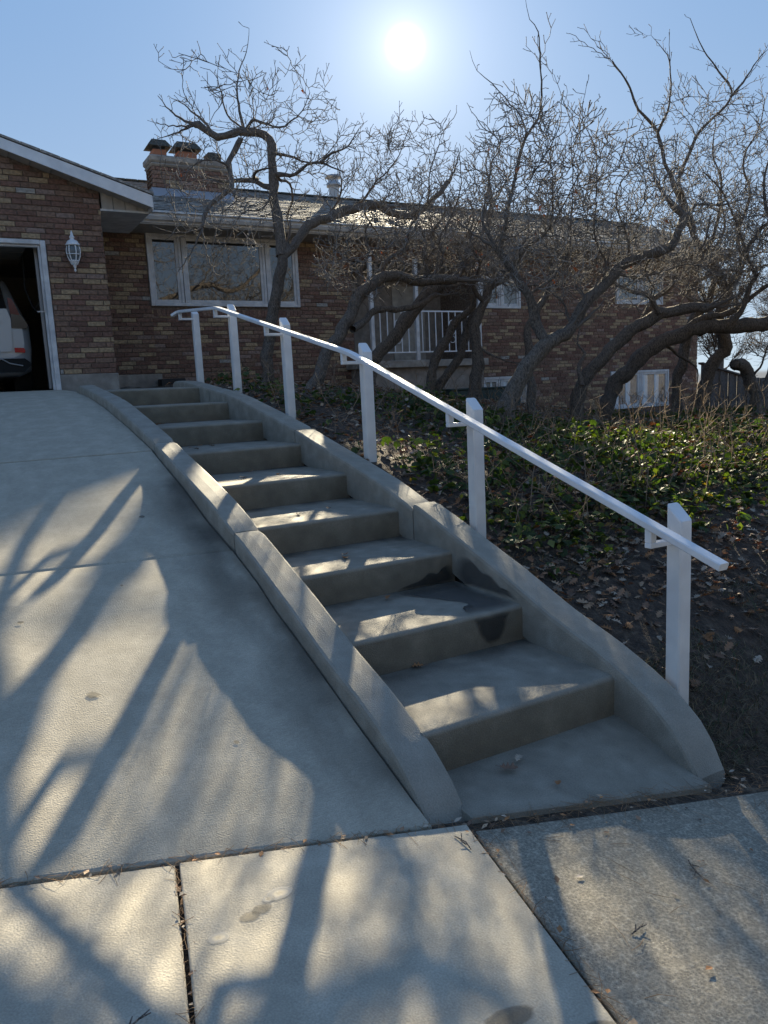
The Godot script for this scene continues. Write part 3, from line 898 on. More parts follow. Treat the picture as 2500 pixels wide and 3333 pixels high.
func lay(wall: Node3D, at: Vector3, len: float, k: int, turn := 0.0) -> void:
	var xf := Transform3D(Basis(Vector3.UP, turn) * Basis.from_scale(Vector3(len, 1, 1)), at)
	if singles < 300 and wall != null:
		var o := MeshInstance3D.new()
		o.mesh = brick_meshes[rng.randi() % 3]
		o.material_override = brick_mats[k]
		put(o, "brick", wall)
		o.transform = xf
		singles += 1
	else:
		rest_xf.append(xf)
		rest_col.append(brick_tints[k] * rf(0.92, 1.08))
func pick_brick(v: float, y: float) -> int:
	var r := rng.randf()
	# pale bricks come in loose clusters
	var tan_share := 0.20 + 0.16 * land_noise.get_noise_2d(v * 3.0 + 300.0, y * 4.0)
	if r < tan_share: return 11 + rng.randi() % 3
	if r < tan_share + 0.05: return 14
	if r < tan_share + 0.06: return 15
	return rng.randi() % 11
func brickwork(wall: Node3D, v0: float, v1: float, y0: float, y1: float, u: float, open: Callable, single: bool) -> void:
	# courses of stretchers in broken bond; open(v, y) says whether a brick may lie there
	var ch := 0.386
	var cl := 1.287
	var row := 0
	var y := y0
	while y + ch * 0.8 < y1:
		var v: float = v0 - [0.0, 0.5, 0.25, 0.72][row % 4] * cl - rf(0.0, 0.15)
		while v < v1:
			# keep to the free span
			var a := maxf(v + 0.03, v0)
			var b := minf(v + cl - 0.03, v1)
			var yc := y + ch * 0.5
			var steps := 12
			var lo := -1.0
			var hi := -1.0
			for k in steps + 1:
				var x := lerpf(a, b, float(k) / steps)
				if open.call(x, yc):
					if lo < 0.0: lo = x
					hi = x
			if lo >= 0.0 and hi - lo > 0.12:
				lay(wall if single else null, P((lo + hi) / 2, yc, u + 0.25 - rf(0.0, 0.035)), (hi - lo) * S, pick_brick(v, y))
			v += cl
		y += ch
		row += 1
func window(parent: Node3D, v0: float, v1: float, y0: float, y1: float, u: float, bars: Array, pane: Material, blinds := false) -> void:
	var f := MB.new()
	var t := 0.32
	ub(f, v0, v0 + t, y0, y1, u - 0.14, u + 0.2, 0.03); ub(f, v1 - t, v1, y0, y1, u - 0.14, u + 0.2, 0.03)
	ub(f, v0 + t, v1 - t, y0, y0 + t, u - 0.14, u + 0.2, 0.03); ub(f, v0 + t, v1 - t, y1 - t, y1, u - 0.14, u + 0.2, 0.03)
	var w := build(f, "window", M.trim, parent)
	var edges := [v0 + t]
	for b in bars:
		box_part("mullion", M.trim, w, b - 0.30, b - 0.03, y0 + t, y1 - t, u - 0.12, u + 0.2, 0.03)
		box_part("mullion", M.trim, w, b + 0.03, b + 0.30, y0 + t, y1 - t, u - 0.12, u + 0.2, 0.03)
		edges.append(b - 0.30); edges.append(b + 0.30)
	edges.append(v1 - t)
	for i in range(0, edges.size(), 2):
		var a: float = edges[i]
		var b: float = edges[i + 1]
		var s := MB.new()
		var q := 0.26
		ub(s, a, a + q, y0 + t, y1 - t, u - 0.05, u + 0.15, 0.02); ub(s, b - q, b, y0 + t, y1 - t, u - 0.05, u + 0.15, 0.02)
		ub(s, a + q, b - q, y0 + t, y0 + t + q, u - 0.05, u + 0.15, 0.02); ub(s, a + q, b - q, y1 - t - q, y1 - t, u - 0.05, u + 0.15, 0.02)
		build(s, "sash", M.trim, w)
		box_part("pane", pane, w, a + q, b - q, y0 + t + q, y1 - t - q, u + 0.04, u + 0.07)
		if blinds:
			var n := maxi(2, int((b - a - q * 2) / 1.5))
			for k in n:
				var x := lerpf(a + q, b - q, (k + 0.5) / n)
				var half := (b - a - q * 2) / n * 0.505
				var m := MB.new()
				m.box(P(x, (y0 + y1) / 2, u + 0.13), Vector3(half * 2 * S, (y1 - y0 - 2 * t - 2 * q) * S, 0.003), 0.0, Basis(Vector3.UP, 0.10))
				build(m, "blind_slat", M.blind, w)
func make_house() -> void:
	make_brick_kinds()
	var h := thing("brick_house", "brown brick house with tan bricks mixed in, open garage and pale shingle roof", "house", P(11.5, 9.3, 62))
	var at := h.position
	# garage front with its door opening
	var mb := MB.new()
	prism_v(mb, [Vector2(-24, 8.4), Vector2(-20, 8.4), Vector2(-20, 20.0), Vector2(7.4, 20.0), Vector2(7.4, 8.4), Vector2(11.5, 8.4), Vector2(11.5, soffit_y(11.5)), Vector2(-6.2, soffit_y(-6.2)), Vector2(-24, soffit_y(-24))], GU + 0.06, GU + 1.2)
	var gw := build(mb, "garage_wall", M.mortar, h)
	brickwork(gw, 4.0, 11.55, 10.47, 26.2, GU, func(v: float, y: float) -> bool: return (v > 7.42 or y > 20.02) and v < 11.54 and y + 0.2 < soffit_y(v), true)
	brickwork(gw, -23.9, 4.0, 20.02, 29.4, GU, func(v: float, y: float) -> bool: return y + 0.2 < soffit_y(v), false)
	box_part("foundation", M.found, h, 7.41, 11.62, 8.5, 10.46, GU - 0.05, GU + 1.0, 0.03)
	mb = MB.new()
	ub(mb, 7.06, 7.42, 9.3, 20.02, GU - 0.16, GU + 0.5, 0.04); ub(mb, 6.9, 7.06, 9.3, 19.72, GU + 0.06, GU + 0.5, 0.03)
	ub(mb, -20, 7.06, 19.72, 20.04, GU - 0.16, GU + 0.5, 0.04); ub(mb, -20, 6.9, 19.56, 19.72, GU + 0.06, GU + 0.5, 0.03)
	build(mb, "garage_door_frame", M.trim, h)
	mb = MB.new()
	ub(mb, 6.86, 6.93, 15.0, 16.6, GU - 0.02, GU + 0.4); ub(mb, 6.4, 6.9, 15.0, 15.08, GU + 0.1, GU + 0.2)
	build(mb, "latch", M.metal, h)
	# garage inside
	mb = MB.new()
	ub(mb, 11.0, 11.5, 8.4, 23.0, GU + 1.2, 96); ub(mb, -24, -23.5, 8.4, 23.0, GU + 1.2, 96); ub(mb, -24, 11.5, 8.4, 23.0, 96, 97); ub(mb, -23.5, 11.0, 22.4, 22.8, GU + 1.2, 96)
	build(mb, "garage_inner_wall", M.inner, h)
	box_part("garage_floor", M.found, h, -23.5, 11.0, 8.6, 9.36, GU + 0.1, 96)
	for k in 4: box_part("door_panel", M.panel, h, -19.8, 6.7, 20.55, 20.75, 64.0 + k * 3.1, 67.0 + k * 3.1, 0.06)
	for x in [6.75, -19.9]: box_part("door_track", M.metal, h, x, x + 0.2, 9.5, 20.4, GU + 1.3, GU + 1.6)
	box_part("shelf", M.inner, h, 7.5, 10.9, 16.6, 16.8, 70, 84)
	box_part("cupboard", M.inner, h, -2.0, 7.6, 14.0, 19.4, 93, 96, 0.05)
	var cab := MB.new()
	cab.tube(PackedVector3Array([P(6.2, 19.4, 66), P(6.1, 17.2, 66), P(6.5, 15.8, 66), P(6.9, 15.3, 66)]), PackedFloat32Array([0.012, 0.012, 0.012, 0.012]), 5)
	build(cab, "cable", M.rubber, h)
	# garage roof: rakes, soffit panels, returned eave
	var RU := 60.5
	mb = MB.new()
	var rt := func(v: float, d: float) -> float: return 26.39 - 0.305 * (absf(v + 6.2) - 11.36) + d
	prism_v(mb, [Vector2(15.06, 22.5), Vector2(15.06, rt.call(15.06, 0)), Vector2(-6.2, rt.call(-6.2, 0)), Vector2(-27.5, rt.call(-27.5, 0)), Vector2(-27.5, rt.call(-27.5, -0.7)), Vector2(-6.2, soffit_y(-6.2) - 0.02)], RU, RU + 0.14)
	build(mb, "rake_board", M.white, h)
	mb = MB.new()
	prism_v(mb, [Vector2(15.1, rt.call(15.1, -0.3)), Vector2(15.1, rt.call(15.1, 0.06)), Vector2(-6.2, rt.call(-6.2, 0.06)), Vector2(-27.6, rt.call(-27.6, 0.06)), Vector2(-27.6, rt.call(-27.6, -0.3)), Vector2(-6.2, rt.call(-6.2, -0.3))], RU + 0.15, 84.0)
	build(mb, "garage_roof", M.shingle, h)
	mb = MB.new()
	for side in [1, -1]:
		for k in 17:
			var a0: float = -6.2 + side * k * 1.26
			var a1: float = -6.2 + side * (k * 1.26 + 1.22)
			var dy := rf(0.0, 0.04)
			prism_v(mb, [Vector2(a0, rt.call(a0, 0.08)), Vector2(a1, rt.call(a1, 0.08)), Vector2(a1, rt.call(a1, 0.22 + dy)), Vector2(a0, rt.call(a0, 0.22 + dy))], RU - 0.06, RU + 1.4)
	build(mb, "rake_shingles", M.shingle, h)
	for k in 15:
		var a0 := -5.0 + k * 1.33
		if a0 > 14.3: break
		var pm := MB.new()
		var a1 := a0 + 1.28
		var d := rf(-0.02, 0.02)
		prism_v(pm, [Vector2(a0, soffit_y(a0) + d), Vector2(a1, soffit_y(a1) + d - 0.05), Vector2(a1, soffit_y(a1) + 0.12), Vector2(a0, soffit_y(a0) + 0.12)], RU + 0.14, GU + 0.05)
		build(pm, "soffit_panel", M.panel, h)
	for k in 4:
		var a0 := 11.62 + k * 0.86
		var a1 := a0 + 0.82
		var pm := MB.new()
		prism_v(pm, [Vector2(a0, 22.5), Vector2(a1, 22.5), Vector2(a1, soffit_y(a1) + 0.1), Vector2(a0, soffit_y(a0) + 0.1)], GU - 0.05, GU + 0.1)
		build(pm, "gable_panel", M.panel, h)
	box_part("eave_soffit", M.trim, h, 11.5, 15.04, 22.36, 22.5, GU - 0.1, 69.4)
	box_part("eave_fascia", M.trim, h, 15.0, 15.14, 22.4, 23.3, RU + 0.16, 68.8, 0.02)
	# main walls
	mb = MB.new()
	ub(mb, 11.5, 38.0, 2.0, 23.3, HU + 0.06, HU + 1.2); ub(mb, 53.0, 91.7, 1.5, 23.3, HU + 0.06, HU + 1.2); ub(mb, 38.0, 53.0, 21.6, 23.3, HU + 0.06, HU + 1.2); ub(mb, 38.0, 53.0, 1.5, 11.0, HU + 0.06, HU + 1.2)
	var w := build(mb, "wall", M.mortar, h)
	var win := func(v: float, y: float) -> bool:
		if v > 17.15 and v < 31.95 and y > 16.5: return false
		if v > 54.2 and v < 62.0 and (y > 4.3 and y < 9.15): return false
		if v > 75.0 and v < 85.9 and y > 4.15 and y < 9.15: return false
		if v > 75.9 and v < 84.6 and y > 17.5 and y < 21.5: return false
		if v > 54.4 and v < 60.3 and y > 16.8 and y < 20.6: return false
		return not (v > 38.0 and v < 53.0 and y < 21.6)
	brickwork(w, 13.2, 17.2, 10.7, 23.2, HU, win, true)
	brickwork(w, 17.2, 37.9, 10.7, 23.2, HU, win, true)
	brickwork(w, 17.2, 37.9, 6.8, 10.6, HU, win, false)
	brickwork(w, 53.1, 91.7, 2.2, 23.2, HU, win, false)
	brickwork(w, 38.0, 53.1, 21.7, 23.2, HU, win, false)
	# a course of bricks on end under the big window and over the basement ones
	for q in [[17.3, 31.9, 16.16], [75.0, 85.9, 3.62]]:
		var x: float = q[0]
		while x < q[1]:
			lay(null, P(x + 0.19, q[2] + 0.16, HU + 0.2), 0.34 * S, rng.randi() % 11)
			rest_xf[-1] = Transform3D(Basis.from_scale(Vector3(0.34 * S, 1.9, 1)), P(x + 0.19, q[2] + 0.02, HU + 0.19))
			x += 0.386
	box_part("foundation", M.found, h, 11.6, 17.6, 8.6, 10.66, HU - 0.04, HU + 0.9, 0.03)
	box_part("foundation", M.found, h, 17.62, 38.0, 2.0, 6.7, HU - 0.04, HU + 0.9, 0.03)
	mb = MB.new()
	ub(mb, 91.2, 91.75, 1.5, 17.6, HU + 1.2, 101); ub(mb, 91.2, 91.75, 17.6, 23.3, HU + 1.2, 90); ub(mb, 11.5, 91.7, 1.5, 17.6, 101, 102); ub(mb, 11.5, 91.2, 1.0, 1.5, HU + 1.2, 101)
	prism_u(mb, [Vector2(HU + 0.1, 23.3), Vector2(HU + 0.1, 25.2), Vector2(84.0, 29.4), Vector2(90, 23.3)], 91.2, 91.7)
	build(mb, "back_wall", M.mortar, h)
	window(h, 17.17, 31.95, 16.78, 23.25, HU - 0.1, [20.3, 28.5], M.glass)
	window(h, 75.95, 84.55, 17.6, 21.45, HU - 0.05, [80.3], M.glass)
	window(h, 54.4, 60.3, 16.9, 20.5, HU - 0.05, [57.3], M.glass)
	window(h, 75.0, 85.85, 4.2, 9.1, HU - 0.05, [80.45], M.pane, true)
	window(h, 54.25, 61.9, 4.3, 9.05, HU - 0.05, [57.0], M.pane, true)
	# porch
	box_part("porch_wall", M.stucco, h, 38.0, 53.0, 11.0, 21.6, 79, 79.5)
	box_part("porch_side_wall", M.mortar, h, 37.5, 38.0, 11.0, 21.6, HU + 1.2, 79); box_part("porch_side_wall", M.mortar, h, 53.0, 53.5, 11.0, 21.6, HU + 1.2, 79)
	box_part("porch_ceiling", M.panel, h, 38.0, 53.0, 21.6, 21.8, HU + 1.2, 79)
	box_part("porch_slab", M.found, h, 36.8, 53.2, 10.4, 11.15, 70.0, 79, 0.05)
	box_part("porch_base", M.stucco, h, 37.4, 52.9, 1.8, 10.4, 70.6, HU + 0.05)
	mb = MB.new()
	ub(mb, 46.2, 50.6, 11.15, 20.0, 78.86, 79.0, 0.03)
	var door := build(mb, "front_door", M.panel, h)
	mb = MB.new()
	mb.lathe(P(46.7, 15.0, 78.8), [Vector2(0.001, -0.03), Vector2(0.03, -0.015), Vector2(0.035, 0.0), Vector2(0.03, 0.02), Vector2(0.001, 0.035)], 10)
	build(mb, "handle", M.metal, door)
	for x in [38.95, 44.4, 52.6]: box_part("porch_column", M.trim, h, x - 0.2, x + 0.2, 11.15, 21.6, 70.6, 71.0, 0.03)
	mb = MB.new()
	ub(mb, 39.1, 52.4, 16.2, 16.35, 70.74, 70.86); ub(mb, 39.1, 52.4, 11.95, 12.08, 70.74, 70.86)
	build(mb, "porch_rail", M.white, h)
	var bx := 39.9
	var bi := 0
	while bx < 52.3:
		if absf(bx - 44.4) > 0.3:
			mb = MB.new()
			ub(mb, bx - 0.045, bx + 0.045, 12.05, 16.22, 70.76, 70.85)
			build(mb, "baluster", M.white, h)
		bx += 0.86
		bi += 1
	for cx in [42.05, 48.95]:
		mb = MB.new()
		for yy in [13.3, 14.15, 15.0]:
			var ring := PackedVector3Array()
			var rr := PackedFloat32Array()
			for k in 17:
				ring.push_back(P(cx + 0.36 * cos(TAU * k / 16), yy + 0.36 * sin(TAU * k / 16), 70.8))
				rr.push_back(0.007)
			mb.tube(ring, rr, 5)
		build(mb, "iron_scroll", M.white, h)
	# main roof
	var rise := 6.37 / 15.3
	mb = MB.new()
	prism_u(mb, [Vector2(68.7, 23.6), Vector2(68.7, 23.98), Vector2(84.0, 30.35), Vector2(92.0, 27.0), Vector2(102.5, 22.6), Vector2(102.5, 22.2), Vector2(84.0, 29.9)], 6.0, 93.4)
	build(mb, "roof", M.roof_deck, h)
	var roof: Node3D = h.get_node("roof")
	# shingle courses with staggered tabs
	var tab := MB.new()
	tab.box(Vector3.ZERO, Vector3(0.298, 0.007, 0.22), 0.002)
	var xf := []
	var cols := []
	var sl := Basis(Vector3.RIGHT, atan(rise))
	var ud := Vector3(0, sin(atan(rise)), -cos(atan(rise)))
	var k0 := P(0, 24.0, 68.6)
	var nrow := 22
	for r in nrow:
		var x := P(13.0, 0, 0).x - rf(0, 0.3)
		while x < P(93.6, 0, 0).x:
			var p := k0 + ud * (r * 0.138 + 0.05) + Vector3(0, 0.012 + rf(0.0, 0.004), 0)
			p.x = x
			xf.append(Transform3D(Basis(Vector3.RIGHT, atan(rise) - 0.09 + rf(-0.03, 0.03)), p))
			var b := rf(0.75, 1.2)
			cols.append(Color(b, b * 0.985, b * 0.96))
			x += 0.302
	scatter("shingles", tab.mesh(), M.shingle, xf, cols, roof)
	mb = MB.new()
	var rx := 14.0
	while rx < 93.0:
		mb.box(P(rx, 30.45 + rf(0, 0.03), 84.0), Vector3(0.21, 0.03, 0.24), 0.006)
		rx += 1.2
	build(mb, "ridge_caps", M.slab, roof)
	box_part("fascia", M.trim, h, 15.2, 93.4, 23.3, 23.75, 69.1, 69.3, 0.02)
	mb = MB.new()
	prism_u(mb, [Vector2(69.08, 23.55), Vector2(68.7, 23.5), Vector2(68.5, 23.75), Vector2(68.46, 24.18), Vector2(68.56, 24.2), Vector2(68.58, 24.12), Vector2(69.08, 24.12)], 15.2, 93.5)
	build(mb, "gutter", M.trim, h)
	for x in [22.0, 36.5, 52.0, 70.0, 90.6]:
		mb = MB.new()
		ub(mb, x, x + 0.08, 23.48, 24.22, 68.44, 69.06)
		build(mb, "gutter_joint", M.trim, h)
	box_part("soffit", M.panel, h, 11.6, 93.4, 23.18, 23.3, 69.2, HU + 0.05)
	mb = MB.new()
	prism_u(mb, [Vector2(68.6, 23.4), Vector2(68.6, 24.05), Vector2(84.0, 30.4), Vector2(102.5, 22.65), Vector2(102.5, 22.1), Vector2(84.0, 29.7)], 93.41, 93.6)
	build(mb, "rake_board", M.trim, h)
	# chimney on the ridge
	mb = MB.new()
	ub(mb, 19.5, 26.95, 25.5, 30.35, 77.3, 79.6)
	var ch := build(mb, "chimney", M.mortar, h)
	brickwork(ch, 19.44, 27.0, 27.2, 30.35, 77.23, func(_v: float, _y: float) -> bool: return true, false)
	var y := 27.2
	while y < 30.1:
		for q in [77.95, 79.0]:
			lay(null, P(19.64, y + 0.19, q), 1.0 * S, rng.randi() % 11, PI / 2)
			lay(null, P(26.8, y + 0.19, q), 1.0 * S, rng.randi() % 11, PI / 2)
		y += 0.386
	for q in [[19.3, 27.15, 30.3, 30.62, 0.0], [19.2, 27.25, 30.62, 31.3, 0.0]]: box_part("chimney_cap", M.found, ch, q[0], q[1], q[2], q[3], 77.05 - (q[3] - 30.62) * 0.08, 79.85, 0.16)
	for q in [[19.75, 21.05, 31.95], [22.15, 24.0, 31.98], [25.1, 26.45, 32.15]]:
		var f := box_part("flue", M.clay if q[0] < 24.5 else M.slab, ch, q[0], q[1], 31.3, q[2], 77.5, 79.0, 0.08)
		if q[0] < 24.5:
			box_part("flue_lining", M.black, f, q[0] + 0.1, q[1] - 0.1, q[2] + 0.02, q[2] + 0.24, 77.6, 78.9)
			var s := MB.new()
			var c0 := P((q[0] + q[1]) / 2, q[2] + 0.46, 78.25)
			var hx: float = (q[1] - q[0]) / 2 * S
			# a slab that flares out downwards
			var top := [Vector3(-hx, 0.075, -0.12), Vector3(hx, 0.075, -0.12), Vector3(hx, 0.075, 0.12), Vector3(-hx, 0.075, 0.12)]
			var low := [Vector3(-hx - 0.085, -0.045, -0.2), Vector3(hx + 0.085, -0.045, -0.2), Vector3(hx + 0.085, -0.045, 0.2), Vector3(-hx - 0.085, -0.045, 0.2)]
			for i in 4:
				var j := (i + 1) % 4
				s.quad(c0 + low[i], c0 + low[j], c0 + top[j], c0 + top[i], (low[i] + low[j]) * Vector3(1, 0, 1) + Vector3(0, 0.02, 0))
			s.quad(c0 + top[0], c0 + top[1], c0 + top[2], c0 + top[3], Vector3.UP)
			s.quad(c0 + low[0], c0 + low[1], c0 + low[2], c0 + low[3], Vector3.DOWN)
			build(s, "flue_cover", M.slab, ch)
	mb = MB.new()
	prism_u(mb, [Vector2(76.4, 27.2), Vector2(77.15, 28.3), Vector2(79.75, 28.3), Vector2(80.2, 27.2)], 19.25, 27.2)
	build(mb, "flashing", M.metal, ch)
	mb = MB.new()
	mb.lathe(P(42.4, 28.5, 84.8), [Vector2(0.22, 0.0), Vector2(0.16, 0.1), Vector2(0.105, 0.16), Vector2(0.105, 0.62), Vector2(0.15, 0.63), Vector2(0.15, 0.70), Vector2(0.11, 0.72), Vector2(0.11, 0.80), Vector2(0.17, 0.81), Vector2(0.16, 0.85), Vector2(0.001, 0.90)], 16)
	build(mb, "vent_pipe", M.metal, h)
	var rest := scatter("bricks", brick_meshes[0], M.brick, rest_xf, rest_col, h)
	for c in h.get_children(): c.position -= at
	rest.set_meta("kind", "stuff")

	# things that stand by the house
	var lan := thing("wall_lantern", "white coach lantern with a caged glass on the brick pier right of the garage door", "lamp", P(9.15, 19.2, GU))
	mb = MB.new()
	ub(mb, -0.2, 0.2, -0.6, 0.5, -0.12, 0.0, 0.08)
	mb.tube(PackedVector3Array([P(0, -0.35, -0.1), P(0, -0.75, -0.5), P(0, -0.72, -1.0)]), PackedFloat32Array([0.014, 0.014, 0.014]), 8)
	build(mb, "bracket", M.white, lan)
	mb = MB.new()
	mb.lathe(P(0, 0, -1.0), [Vector2(0.045, -0.12), Vector2(0.066, -0.07), Vector2(0.077, -0.01), Vector2(0.074, 0.03), Vector2(0.06, 0.075)], 18)
	build(mb, "glass", M.frost, lan)
	mb = MB.new()
	mb.lathe(P(0, 0, -1.0), [Vector2(0.092, 0.072), Vector2(0.092, 0.085), Vector2(0.08, 0.095), Vector2(0.062, 0.128), Vector2(0.03, 0.142), Vector2(0.024, 0.158), Vector2(0.034, 0.17), Vector2(0.03, 0.185), Vector2(0.016, 0.2), Vector2(0.018, 0.215), Vector2(0.009, 0.24), Vector2(0.001, 0.262)], 18)
	build(mb, "cap", M.white, lan)
	mb = MB.new()
	mb.lathe(P(0, 0, -1.0), [Vector2(0.001, -0.265), Vector2(0.012, -0.25), Vector2(0.015, -0.235), Vector2(0.006, -0.222), Vector2(0.018, -0.2), Vector2(0.02, -0.185), Vector2(0.03, -0.16), Vector2(0.058, -0.13), Vector2(0.06, -0.118), Vector2(0.04, -0.115)], 18)
	build(mb, "finial", M.white, lan)
	mb = MB.new()
	for k in 6:
		var a := TAU * (k + 0.25) / 6
		var pts := PackedVector3Array()
		var rr := PackedFloat32Array()
		for q in [[0.03, -0.17], [0.055, -0.12], [0.074, -0.07], [0.084, -0.01], [0.081, 0.035], [0.068, 0.078]]:
			pts.push_back(P(0, 0, -1.0) + Vector3(cos(a) * q[0], q[1], sin(a) * q[0]))
			rr.push_back(0.0085)
		mb.tube(pts, rr, 6)
	for yy in [-0.045, 0.0705]:
		var pts := PackedVector3Array()
		var rr := PackedFloat32Array()
		for k in 25:
			pts.push_back(P(0, 0, -1.0) + Vector3(cos(TAU * k / 24), 0, sin(TAU * k / 24)) * (0.082 if yy < 0.0 else 0.075) + Vector3(0, yy, 0))
			rr.push_back(0.006)
		mb.tube(pts, rr, 6, 0.0, null, false)
	build(mb, "cage", M.white, lan)
	var bin := box_part("black_planter", M.black, null, 17.1, 19.4, 9.36, 10.15, 71.6, 72.9, 0.08)
	tag(bin, "low black box against the house wall behind the upper end of the right curb", "planter")
	mb = MB.new()
	var rows := []
	for j in 5:
		var row := PackedVector3Array()
		for i in 9: row.push_back(P(13.4 + i * 0.24, 9.38 + 0.2 * sin(PI * i / 8.0) * (0.6 + 0.1 * j), 71.0 + j * 0.4))
		rows.append(row)
	mb.sheet(rows, Vector3.UP)
	tag(build(mb, "doormat", M.black), "dark humped mat lying on the top landing by the house corner", "mat")
	var gb := thing("utility_box", "dark green panelled box under the porch, in front of the basement window", "box", P(51, 5, 69))
	mb = MB.new()
	ub(mb, 46.8 - 51, 56.5 - 51, -1.0, 2.75, -0.5, 0.9, 0.06)
	build(mb, "body", M.green_box, gb)
	for k in 8: box_part("panel", M.green_box, gb, -4.1 + k * 1.2, -3.02 + k * 1.2, -0.9, 2.55, -0.58, -0.49, 0.03)
	box_part("lid", M.green_box, gb, -4.3, 5.6, 2.75, 2.95, -0.65, 1.0, 0.05)

# ---------------------------------------------------------------- car in the garage
func make_car() -> void:
	var c := thing("parked_car", "silver grey suv parked nose in inside the open garage, its right rear corner showing", "car", P(1.2, 9.36, 67))
	# stations from the rear bumper forward: [u, y bottom, y belt, y top, half width, half width at top]
	var st := [[0.0, 2.7, 4.9, 5.0, 4.5, 4.3], [0.25, 1.9, 5.2, 5.5, 4.95, 4.6], [0.9, 1.4, 5.3, 6.5, 5.06, 4.35], [2.2, 1.3, 5.4, 8.8, 5.1, 3.75], [4.0, 1.3, 5.4, 9.2, 5.1, 3.7], [11.0, 1.3, 5.3, 9.2, 5.1, 3.7], [15.0, 1.3, 5.2, 8.4, 5.1, 3.8], [19.0, 1.3, 5.0, 5.5, 5.05, 4.4], [24.0, 1.6, 4.2, 4.4, 4.8, 4.2], [25.4, 2.0, 3.4, 3.5, 4.2, 3.8]]
	var rows := []
	for q in st:
		var half := [Vector2(0, q[1]), Vector2(q[4] * 0.8, q[1]), Vector2(q[4] * 0.96, q[1] + 0.35), Vector2(q[4], lerpf(q[1], q[2], 0.5)), Vector2(q[4] * 0.99, q[2]), Vector2(lerpf(q[4], q[5], 0.55), lerpf(q[2], q[3], 0.55)), Vector2(q[5], q[3] - 0.1), Vector2(q[5] * 0.8, q[3]), Vector2(0, q[3] + 0.12)]
		var row := PackedVector3Array()
		for p in half: row.push_back(P(p.x, p.y, q[0]))
		for i in range(half.size() - 2, -1, -1): row.push_back(P(-half[i].x, half[i].y, q[0]))
		rows.append(row)
	var mb := MB.new()
	mb.sheet(rows, Vector3.UP)
	for k in mb.v.size():
		var o := mb.v[k] - Vector3(0, 0.7, mb.v[k].z)
		if mb.n[k].dot(o) < 0.0: mb.n[k] = -mb.n[k]
	var r0: PackedVector3Array = rows[0]
	for i in r0.size() - 1: mb.tri(r0[i], r0[i + 1], P(0, 3.8, -0.08), Vector3(0, 0, 1))
	build(mb, "body", M.car, c)
	# tailgate with its seam, window, badge
	mb = MB.new()
	prism_v(mb, [Vector2(-3.6, 3.15), Vector2(3.45, 3.15), Vector2(3.6, 3.35), Vector2(3.72, 5.6), Vector2(3.5, 6.4), Vector2(-3.5, 6.4), Vector2(-3.72, 5.6), Vector2(-3.7, 3.3)], -0.16, 0.1)
	var gate := build(mb, "tailgate", M.car, c)
	mb = MB.new()
	var gl := [P(-3.6, 6.35, 0.72), P(3.6, 6.35, 0.72), P(3.35, 8.75, 2.0), P(-3.35, 8.75, 2.0)]
	mb.quad(gl[0], gl[1], gl[2], gl[3], Vector3(0, 0.4, 1))
	build(mb, "rear_window", M.glass, gate)
	box_part("spoiler", M.car, gate, -3.3, 3.3, 8.75, 8.98, 1.5, 2.6, 0.06)
	var tm := TextMesh.new()
	tm.text = "AWD"
	tm.font_size = 16
	tm.pixel_size = 0.0028
	tm.depth = 0.006
	var o := MeshInstance3D.new()
	o.mesh = tm
	o.material_override = M.metal
	put(o, "badge", gate)
	o.position = P(2.9, 5.35, -0.17)
	for s in [-1.0, 1.0]:
		mb = MB.new()
		prism_v(mb, [Vector2(s * 3.72, 4.95), Vector2(s * 4.75, 4.9), Vector2(s * 4.9, 5.15), Vector2(s * 4.5, 5.9), Vector2(s * 3.78, 6.0)], -0.13, 0.6)
		var l := build(mb, "tail_lamp", M.lamp_clear, c)
		mb = MB.new()
		prism_v(mb, [Vector2(s * 3.76, 6.02), Vector2(s * 4.45, 5.95), Vector2(s * 4.0, 7.2), Vector2(s * 3.68, 7.3)], 0.35, 1.0)
		build(mb, "red_lens", M.lamp_red, l)
		mb = MB.new()
		prism_v(mb, [Vector2(s * 3.74, 3.1), Vector2(s * 4.45, 3.05), Vector2(s * 4.5, 3.25), Vector2(s * 4.4, 3.42), Vector2(s * 3.74, 3.45)], -0.14, 0.2)
		build(mb, "reflector", M.red, c)
		mb = MB.new()
		mb.lathe(Vector3.ZERO, [Vector2(0.1, -0.11), Vector2(0.31, -0.11), Vector2(0.335, -0.08), Vector2(0.335, 0.08), Vector2(0.31, 0.11), Vector2(0.1, 0.11)], 24)
		for z in [4.2, 19.2]:
			var wh := build(mb, "wheel", M.rubber, c)
			wh.rotation.z = PI / 2
			wh.position = P(s * 4.4, 1.86, z)
	mb = MB.new()
	prism_v(mb, [Vector2(-4.3, 1.6), Vector2(4.3, 1.6), Vector2(4.9, 2.2), Vector2(4.4, 2.62), Vector2(2.6, 2.62), Vector2(2.2, 2.2), Vector2(-2.2, 2.2), Vector2(-2.6, 2.62), Vector2(-4.4, 2.62), Vector2(-4.9, 2.2)], -0.1, 1.0)
	build(mb, "lower_bumper", M.rubber, c)
	mb = MB.new()
	var pth := PackedVector3Array()
	var rr := PackedFloat32Array()
	for q in [[2.0, 2.15], [2.7, 2.62], [3.3, 2.25], [4.2, 2.05]]:
		pth.push_back(P(q[0], q[1], -0.14)); rr.push_back(0.012)
	mb.tube(pth, rr, 6)
	build(mb, "bumper_trim", M.metal, c)
	box_part("licence_plate", M.trim, gate, -0.9, 0.9, 3.7, 4.5, -0.19, -0.16, 0.02)

